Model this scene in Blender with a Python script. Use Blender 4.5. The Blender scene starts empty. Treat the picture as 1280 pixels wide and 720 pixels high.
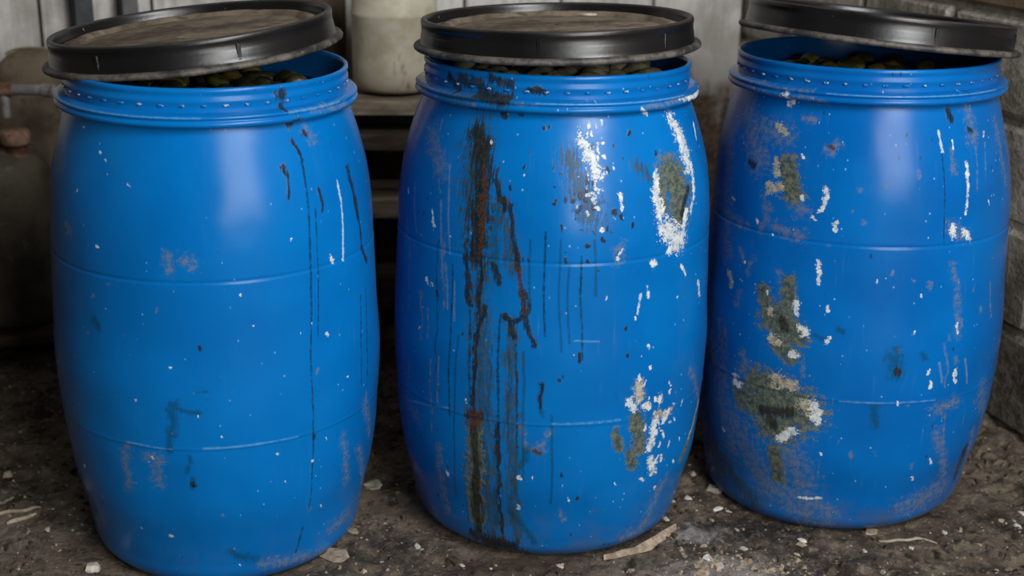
import bpy, bmesh, math, random
import numpy as np
from mathutils import Vector, Matrix, Euler, noise as mnoise

# ------------------------------------------------------------------ camera, world, lights, exposure
scene = bpy.context.scene
COL = scene.collection
CAM_H, PITCH, ROLL, FPX = 1.3194, 0.3125, 0.0114, 1699.8
cam_data = bpy.data.cameras.new('camera')
cam_data.sensor_fit = 'HORIZONTAL'
cam_data.sensor_width = 36.0
cam_data.lens = 36.0 * FPX / 1280.0
cam_data.clip_start = 0.05
cam = bpy.data.objects.new('camera', cam_data)
COL.objects.link(cam)
_S, _C, _sr, _cr = math.sin(PITCH), math.cos(PITCH), math.sin(ROLL), math.cos(ROLL)
_right = Vector((_cr, _sr * _S, _sr * _C)); _up = Vector((-_sr, _cr * _S, _cr * _C)); _fw = Vector((0, _C, -_S))
cam.matrix_world = Matrix(((_right.x, _up.x, -_fw.x, 0), (_right.y, _up.y, -_fw.y, 0), (_right.z, _up.z, -_fw.z, CAM_H), (0, 0, 0, 1)))
scene.camera = cam
cam_data.dof.use_dof = True
cam_data.dof.focus_distance = 2.5
cam_data.dof.aperture_fstop = 2.8

world = bpy.data.worlds.new('dim_shed_world')
scene.world = world
world.use_nodes = True
world.node_tree.nodes['Background'].inputs[0].default_value = (0.80, 0.88, 1.0, 1)
world.node_tree.nodes['Background'].inputs[1].default_value = 0.022

def area_light(name, loc, target, sx, sy, power, color):
    ld = bpy.data.lights.new(name, 'AREA')
    ld.shape = 'RECTANGLE'; ld.size = sx; ld.size_y = sy; ld.energy = power; ld.color = color
    o = bpy.data.objects.new(name, ld); COL.objects.link(o)
    o.location = loc
    o.rotation_euler = (Vector(target) - Vector(loc)).to_track_quat('-Z', 'Y').to_euler()
    return o
# area light for assumed daylight from behind the camera
area_light('assumed_front_daylight', (1.50, -0.85, 1.70), (0.05, 2.7, 0.55), 1.70, 2.4, 128, (1.0, 0.985, 0.96))
# overhead lamp added to fill barrels and floor with broad diffuse light
area_light('overhead_fill', (1.65, 0.20, 3.1), (0.15, 2.6, 0.4), 1.4, 1.2, 128, (0.95, 0.98, 1.0))

scene.view_settings.view_transform = 'Standard'
scene.view_settings.look = 'None'
scene.view_settings.gamma = 1.0
scene.view_settings.use_curve_mapping = False
scene.view_settings.exposure = 0.0

random.seed(7)
RNG = np.random.default_rng(11)

# ------------------------------------------------------------------ helpers
def tag(o, label=None, category=None, group=None, kind=None):
    if label: o['label'] = label
    if category: o['category'] = category
    if group: o['group'] = group
    if kind: o['kind'] = kind
    return o

def empty(name, loc=(0, 0, 0), rot=(0, 0, 0)):
    o = bpy.data.objects.new(name, None); COL.objects.link(o)
    o.location = loc; o.rotation_euler = rot; o.empty_display_size = 0.1
    return o

def link(name, me, mat=None, parent=None, smooth=True):
    o = bpy.data.objects.new(name, me); COL.objects.link(o)
    if mat is not None and len(me.materials) == 0: me.materials.append(mat)
    if parent is not None: o.parent = parent
    if smooth:
        me.polygons.foreach_set('use_smooth', [True] * len(me.polygons))
    return o

def mesh_from(name, verts, faces):
    me = bpy.data.meshes.new(name)
    me.from_pydata([tuple(v) for v in verts], [], faces)
    me.update()
    return me

def from_bm(name, bm):
    me = bpy.data.meshes.new(name)
    bmesh.ops.recalc_face_normals(bm, faces=bm.faces)
    bm.to_mesh(me); bm.free()
    return me

def lathe(name, prof, segs=128, deform=None, cap=False, closed=False):
    """Surface of revolution of (r, z) pairs about z."""
    V, F = [], []
    n = len(prof)
    for (r, z) in prof:
        for k in range(segs):
            a = 2 * math.pi * k / segs
            v = (r * math.cos(a), r * math.sin(a), z)
            if deform: v = deform(*v)
            V.append(v)
    rng = n if closed else n - 1
    for i in range(rng):
        j = (i + 1) % n
        for k in range(segs):
            l = (k + 1) % segs
            F.append((i * segs + k, i * segs + l, j * segs + l, j * segs + k))
    if cap:
        F.append(tuple(reversed(range(segs))))
    return mesh_from(name, V, F)

def box_bm(size, bevel=0.0, jitter=0.0, seed=0, loc=(0, 0, 0), segs=1, cuts=0):
    bm = bmesh.new()
    bmesh.ops.create_cube(bm, size=1.0)
    bmesh.ops.scale(bm, vec=size, verts=bm.verts)
    if cuts:
        bmesh.ops.subdivide_edges(bm, edges=bm.edges, cuts=cuts, use_grid_fill=True)
    if bevel:
        bmesh.ops.bevel(bm, geom=[e for e in bm.edges if len(e.link_faces) == 2 and e.calc_face_angle() > 0.5], offset=bevel, segments=segs, affect='EDGES')
    if jitter:
        rr = random.Random(seed)
        for v in bm.verts:
            v.co += Vector((rr.uniform(-1, 1), rr.uniform(-1, 1), rr.uniform(-1, 1))) * jitter
    bmesh.ops.translate(bm, vec=loc, verts=bm.verts)
    return bm

def box(name, size, mat, parent=None, loc=(0, 0, 0), rot=(0, 0, 0), bevel=0.004, jitter=0.0, seed=0, smooth=False, cuts=0):
    o = link(name, from_bm(name, box_bm(size, bevel, jitter, seed, cuts=cuts)), mat, parent, smooth)
    o.location = loc; o.rotation_euler = rot
    return o

def tube(name, pts, radius, mat, parent=None, res=6, bevel_res=4, radii=None):
    cu = bpy.data.curves.new(name, 'CURVE'); cu.dimensions = '3D'
    cu.bevel_depth = radius; cu.bevel_resolution = bevel_res; cu.resolution_u = res; cu.use_fill_caps = True
    sp = cu.splines.new('POLY'); sp.points.add(len(pts) - 1)
    for i, pnt in enumerate(pts):
        sp.points[i].co = (*pnt, 1); sp.points[i].radius = 1.0 if radii is None else radii[i]
    tmp = bpy.data.objects.new('tmp', cu); COL.objects.link(tmp)
    dg = bpy.context.evaluated_depsgraph_get(); dg.update()
    me = bpy.data.meshes.new_from_object(tmp.evaluated_get(dg))
    bpy.data.objects.remove(tmp); bpy.data.curves.remove(cu)
    me.materials.clear()
    return link(name, me, mat, parent)

# ------------------------------------------------------------------ node expression builder
class N:
    """Wraps a socket so that masks can be written as arithmetic."""
    def __init__(self, nt, s): self.nt, self.s = nt, s
    def _m(self, op, *a, clamp=False):
        n = self.nt.nodes.new('ShaderNodeMath'); n.operation = op; n.use_clamp = clamp
        for i, x in enumerate((self,) + a):
            if isinstance(x, N): self.nt.links.new(x.s, n.inputs[i])
            else: n.inputs[i].default_value = x
        return N(self.nt, n.outputs[0])
    def __add__(self, o): return self._m('ADD', o)
    def __sub__(self, o): return self._m('SUBTRACT', o)
    def __mul__(self, o): return self._m('MULTIPLY', o)
    def __truediv__(self, o): return self._m('DIVIDE', o)
    def max(self, o): return self._m('MAXIMUM', o)
    def min(self, o): return self._m('MINIMUM', o)
    def madd(self, a, b, clamp=False): return self._m('MULTIPLY_ADD', a, b, clamp=clamp)
    def atan2(self, o): return self._m('ARCTAN2', o)
    def ramp(self, lo, hi):
        n = self.nt.nodes.new('ShaderNodeMapRange'); n.interpolation_type = 'SMOOTHSTEP'
        self.nt.links.new(self.s, n.inputs[0]); n.inputs[1].default_value = lo; n.inputs[2].default_value = hi
        return N(self.nt, n.outputs[0])

class Mat:
    def __init__(self, name):
        self.m = bpy.data.materials.new(name); self.m.use_nodes = True
        self.nt = self.m.node_tree
        self.b = self.nt.nodes['Principled BSDF']
        self.tc = None
    def coord(self, which='Object'):
        if self.tc is None: self.tc = self.nt.nodes.new('ShaderNodeTexCoord')
        return self.tc.outputs[which]
    def geo_pos(self):
        g = self.nt.nodes.new('ShaderNodeNewGeometry'); return g.outputs['Position']
    def noise(self, vec, scale=5, detail=4, rough=0.55, out='Fac', dist=0.0):
        n = self.nt.nodes.new('ShaderNodeTexNoise')
        n.inputs['Scale'].default_value = scale; n.inputs['Detail'].default_value = detail
        n.inputs['Roughness'].default_value = rough; n.inputs['Distortion'].default_value = dist
        if vec is not None: self.nt.links.new(vec, n.inputs['Vector'])
        return N(self.nt, n.outputs[out])
    def voronoi(self, vec, scale=30, rand=1.0, out='Distance'):
        n = self.nt.nodes.new('ShaderNodeTexVoronoi'); n.inputs['Scale'].default_value = scale
        n.inputs['Randomness'].default_value = rand
        self.nt.links.new(vec, n.inputs['Vector'])
        return N(self.nt, n.outputs[out])
    def scale(self, vec, s, loc=(0, 0, 0)):
        n = self.nt.nodes.new('ShaderNodeMapping'); n.inputs['Scale'].default_value = s; n.inputs['Location'].default_value = loc
        self.nt.links.new(vec, n.inputs['Vector']); return n.outputs[0]
    def xyz(self, vec):
        n = self.nt.nodes.new('ShaderNodeSeparateXYZ'); self.nt.links.new(vec, n.inputs[0])
        return [N(self.nt, n.outputs[i]) for i in range(3)]
    def combine(self, x, y, z=0.0):
        n = self.nt.nodes.new('ShaderNodeCombineXYZ')
        for i, v in enumerate((x, y, z)):
            if isinstance(v, N): self.nt.links.new(v.s, n.inputs[i])
            else: n.inputs[i].default_value = v
        return n.outputs[0]
    def vm(self, op, a, b=None, scale=None):
        n = self.nt.nodes.new('ShaderNodeVectorMath'); n.operation = op
        for i, v in enumerate((a, b)):
            if v is None: continue
            if isinstance(v, tuple): n.inputs[i].default_value = v
            else: self.nt.links.new(v, n.inputs[i])
        if scale is not None:
            self.nt.links.new(scale.s, n.inputs['Scale'])
        return n
    def mix(self, fac, a, b):
        n = self.nt.nodes.new('ShaderNodeMix'); n.data_type = 'RGBA'
        if isinstance(fac, N): self.nt.links.new(fac.s, n.inputs[0])
        else: n.inputs[0].default_value = fac
        for k, v in ((6, a), (7, b)):
            if isinstance(v, tuple): n.inputs[k].default_value = (*v, 1)
            else: self.nt.links.new(v, n.inputs[k])
        return n.outputs[2]
    def const(self, v):
        n = self.nt.nodes.new('ShaderNodeValue'); n.outputs[0].default_value = v; return N(self.nt, n.outputs[0])
    def bump(self, h, strength=0.3, dist=0.01):
        n = self.nt.nodes.new('ShaderNodeBump'); n.inputs['Strength'].default_value = strength; n.inputs['Distance'].default_value = dist
        self.nt.links.new(h.s, n.inputs['Height']); self.nt.links.new(n.outputs[0], self.b.inputs['Normal'])
    def out(self, color=None, rough=None, metal=None, spec=None):
        for key, v in (('Base Color', color), ('Roughness', rough), ('Metallic', metal), ('Specular IOR Level', spec)):
            if v is None: continue
            i = self.b.inputs[key]
            if isinstance(v, N): self.nt.links.new(v.s, i)
            elif isinstance(v, tuple): i.default_value = (*v, 1)
            elif isinstance(v, (int, float)): i.default_value = v
            else: self.nt.links.new(v, i)
        return self.m

def grime(name, c1, c2, c3=None, scale=6, rough=0.8, bump=0.3, bscale=40, stretch=(1, 1, 1), metal=0.0, spec=0.4, lo=0.35, hi=0.65, bdist=0.006):
    m = Mat(name); v = m.scale(m.geo_pos(), stretch)
    n1 = m.noise(v, scale, 6, 0.62); n2 = m.noise(v, bscale, 4, 0.6)
    col = m.mix(n1.ramp(lo, hi), c1, c2)
    if c3: col = m.mix(m.noise(v, scale * 2.7, 5, 0.65).ramp(0.58, 0.72), col, c3)
    m.bump(n2 * 0.6 + n1 * 0.4, bump, bdist)
    return m.out(col, n2.madd(0.25, rough - 0.12), metal, spec)

def fbm2(X, Y, octaves, base, seed):
    r = np.random.default_rng(seed); out = np.zeros_like(X); amp = 1.0; tot = 0
    for o in range(octaves):
        f = base * 2 ** o; T = r.random((64, 64))
        gx, gy = X * f + 17.3 * o, Y * f + 5.1 * o
        ix, iy = np.floor(gx).astype(int), np.floor(gy).astype(int)
        fx, fy = gx - ix, gy - iy; fx = fx * fx * (3 - 2 * fx); fy = fy * fy * (3 - 2 * fy)
        a = T[ix % 64, iy % 64]; b = T[(ix + 1) % 64, iy % 64]; c = T[ix % 64, (iy + 1) % 64]; d = T[(ix + 1) % 64, (iy + 1) % 64]
        out += amp * ((a * (1 - fx) + b * fx) * (1 - fy) + (c * (1 - fx) + d * fx) * fy - 0.5); tot += amp; amp *= 0.55
    return out / tot

# ------------------------------------------------------------------ barrel material: blue plastic with each barrel's own wear and painted seam highlight
def mark_key(mk):
    cat, ax, ay, bx, by, r = mk
    return cat + ('l' if r < 0.0042 and abs(by - ay) > 0.03 else '')
def mark_keys(marks):
    return sorted({mark_key(k) for k in marks})
def wear_fields(S, Z, marks, seed):
    """Distance fields of the stains, chips, runs and painted seam highlights at surface points (S = arc length, Z = height): 1 on the spine, 0 at the edge."""
    wx = fbm2(S, Z, 3, 26.0, seed + 100) * 0.018; wz = fbm2(S, Z, 3, 26.0, seed + 200) * 0.012
    lx = fbm2(S, Z, 2, 9.0, seed + 300) * 0.012
    out = {}
    for mk in marks:
        cat, ax, ay, bx, by, r = mk
        key = mark_key(mk)
        X, Y = (S, Z) if cat == 'P' else (S + lx, Z) if key.endswith('l') else (S + wx, Z + wz)
        dx, dy = bx - ax, by - ay
        h = np.clip(((X - ax) * dx + (Y - ay) * dy) / (dx * dx + dy * dy + 1e-9), 0, 1)
        f = np.maximum(1 - np.hypot(X - ax - h * dx, Y - ay - h * dy) / r, -1.5)
        out[key] = f if key not in out else np.maximum(out[key], f)
    return out
def barrel_material(name, marks, seed, blue_a, blue_b, dirty):
    m = Mat(name)
    co = m.coord('Object')
    x, y, z = m.xyz(co)
    s = x.atan2(y * -1.0) * 0.3                       # arc length round the drum, 0 facing the aisle
    P0 = m.combine(s, z, float(seed))
    fields = {}
    for key in mark_keys(marks):
        at_ = m.nt.nodes.new('ShaderNodeAttribute'); at_.attribute_name = 'wear_' + key
        fields[key] = N(m.nt, at_.outputs['Fac'])
    nf = m.noise(P0, 300, 4, 0.7)                     # fine ragged edges
    nm = m.noise(P0, 85, 5, 0.68)
    nv = m.noise(m.scale(P0, (1, 0.14, 1)), 190, 4, 0.65)    # streaks that run down the wall
    vert = m.noise(m.scale(P0, (1, 0.08, 1)), 120, 3, 0.6)   # runs and wipes, stretched down the wall
    def mask(cat, amp_f, amp_m, lo, hi, amp_v=0.0):
        f = fields.get(cat)
        if f is None: return None
        e = (nf - 0.5) * amp_f + (nm - 0.5) * amp_m
        if amp_v: e = e + (nv - 0.5) * amp_v
        return f.madd(1.0, e).ramp(lo, hi)
    big = m.noise(P0, 4.5, 3, 0.5)
    col = m.mix(big.ramp(0.3, 0.7), blue_a, blue_b)
    # faded, dusty veil with fine vertical wipes
    veil = (vert.ramp(0.55, 0.85) * m.noise(P0, 7, 3, 0.6).ramp(0.45, 0.7)) * dirty
    col = m.mix(veil * 0.30, col, (0.13, 0.17, 0.22))
    # dirt splashed up from the floor
    low = z.madd(-4.2, 0.92) + (m.noise(P0, 16, 5, 0.7) - 0.5) * 1.5
    col = m.mix(low.ramp(0.45, 1.25) * (0.62 * dirty), col, (0.070, 0.066, 0.066))
    # fine dark flecks and white paint flecks
    vd = m.voronoi(m.scale(P0, (1, 0.75, 1), (3.1 * seed, 1.7, 0)), 85)
    cell = m.voronoi(m.scale(P0, (1, 0.75, 1), (3.1 * seed, 1.7, 0)), 85, out='Color')
    cs = N(m.nt, cell.s).ramp(0.80 - 0.10 * dirty, 0.86 - 0.08 * dirty)
    fleck = (vd * -1.0 + 0.17).ramp(0.0, 0.08) * cs
    vd2 = m.voronoi(m.scale(P0, (1, 0.6, 1), (9.7 + seed, 0.3, 0)), 44)
    cell2 = m.voronoi(m.scale(P0, (1, 0.6, 1), (9.7 + seed, 0.3, 0)), 44, out='Color')
    fleck2 = (vd2 * -1.0 + 0.16).ramp(0.0, 0.09) * N(m.nt, cell2.s).ramp(0.72, 0.8)
    col = m.mix(fleck2 * (0.75 * dirty), col, (0.012, 0.020, 0.030))
    col = m.mix(fleck * (0.26 + 0.30 * dirty), col, (0.34, 0.45, 0.55))
    soft = lambda mk, k: mk * k if mk is not None else None
    rough = m.const(0.215) + (big - 0.5) * 0.10 + (nv - 0.5) * 0.16 + veil * 0.12
    hgt = m.const(0.0)
    rag = (nm * 0.6 + nf * 0.4)
    # key, fine noise, medium noise, run noise, low edge, high edge, opacity, colour, roughness change, relief
    layers = [
        ('S', 3.0, 3.2, 0.8, 0.05, 1.20, 0.50, m.mix(nm.ramp(0.4, 0.6), (0.095, 0.120, 0.130), (0.180, 0.165, 0.135)), 0.1, 0.1),
        ('Sl', 2.2, 2.0, 0.5, 0.05, 0.9, 0.40, (0.20, 0.24, 0.29), 0.1, 0.0),
        ('D', 1.0, 1.8, 1.5, 0.0, 1.0, 0.60, (0.004, 0.035, 0.050), 0.0, 0.0),
        ('Dl', 1.0, 1.0, 1.0, 0.0, 0.8, 0.5, (0.004, 0.030, 0.045), 0, 0),
        ('H', 1.6, 2.6, 3.4, 0.05, 0.95, 0.72, m.mix(nm.ramp(0.4, 0.6), (0.009, 0.030, 0.028), (0.040, 0.046, 0.022)), 0.15, 0.1),
        ('G', 1.8, 2.2, 0.6, 0.05, 0.45, 0.92, m.mix(rag.ramp(0.42, 0.58), (0.030, 0.040, 0.016), (0.125, 0.130, 0.070)), 0.35, 0.5),
        ('Gl', 1.2, 1.6, 0.6, 0.0, 0.5, 0.8, (0.08, 0.09, 0.04), 0.2, 0.2),
        ('K', 1.2, 1.8, 2.6, 0.0, 0.6, 0.90, m.mix(rag.ramp(0.45, 0.62), (0.006, 0.010, 0.010), (0.036, 0.026, 0.014)), -0.10, 0.25),
        ('Kl', 0.8, 2.4, 0.0, -0.05, 1.0, 0.80, (0.004, 0.020, 0.028), -0.08, 0.1),
        ('R', 1.8, 2.0, 1.6, 0.10, 0.65, 0.85, m.mix(nf.ramp(0.42, 0.60), (0.024, 0.012, 0.008), (0.082, 0.038, 0.022)), -0.08, 0.3),
        ('Rl', 1.5, 1.5, 1.0, 0.1, 0.6, 0.8, (0.07, 0.028, 0.014), 0, 0.1),
        ('T', 2.4, 2.8, 0.3, 0.12, 0.50, 0.92, m.mix(rag.ramp(0.4, 0.6), (0.17, 0.145, 0.095), (0.40, 0.37, 0.285)), 0.3, 0.5),
        ('Tl', 2.4, 2.4, 0.3, 0.1, 0.45, 0.9, (0.32, 0.29, 0.21), 0.3, 0.5),
        ('W', 2.6, 3.2, 0.4, 0.12, 0.50, 0.93, m.mix(rag.ramp(0.40, 0.58), (0.30, 0.34, 0.35), (0.58, 0.60, 0.59)), 0.25, 0.5),
        ('Wl', 2.4, 2.6, 0.4, 0.12, 0.6, 0.85, (0.40, 0.48, 0.54), 0.2, 0.3),
        ('P', 1.2, 2.0, 0.0, 0.10, 1.1, 0.42, (0.16, 0.34, 0.55), 0.0, 0.1), ('Pl', 1.2, 2.0, 0.0, 0.10, 1.1, 0.42, (0.16, 0.34, 0.55), 0.0, 0.1),  # pale edge lines; the lower seam's highlight is painted in with its wear
    ]
    for key, af, am, av, lo, hi, op, c, dr, dh in layers:
        mk = mask(key, af, am, lo, hi, av)
        if mk is None: continue
        col = m.mix(mk * op, col, c)
        if dr: rough = rough + mk * dr
        if dh: hgt = hgt + mk * dh
    m.b.inputs['Sheen Weight'].default_value = 0.012
    m.b.inputs['Sheen Roughness'].default_value = 0.4
    m.b.inputs['Sheen Tint'].default_value = (0.8, 0.72, 0.68, 1)
    m.bump(hgt * 0.6 + nf * 0.05 + big * 0.5, 0.35, 0.006)
    return m.out(col, rough, 0.0, 0.20)

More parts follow.
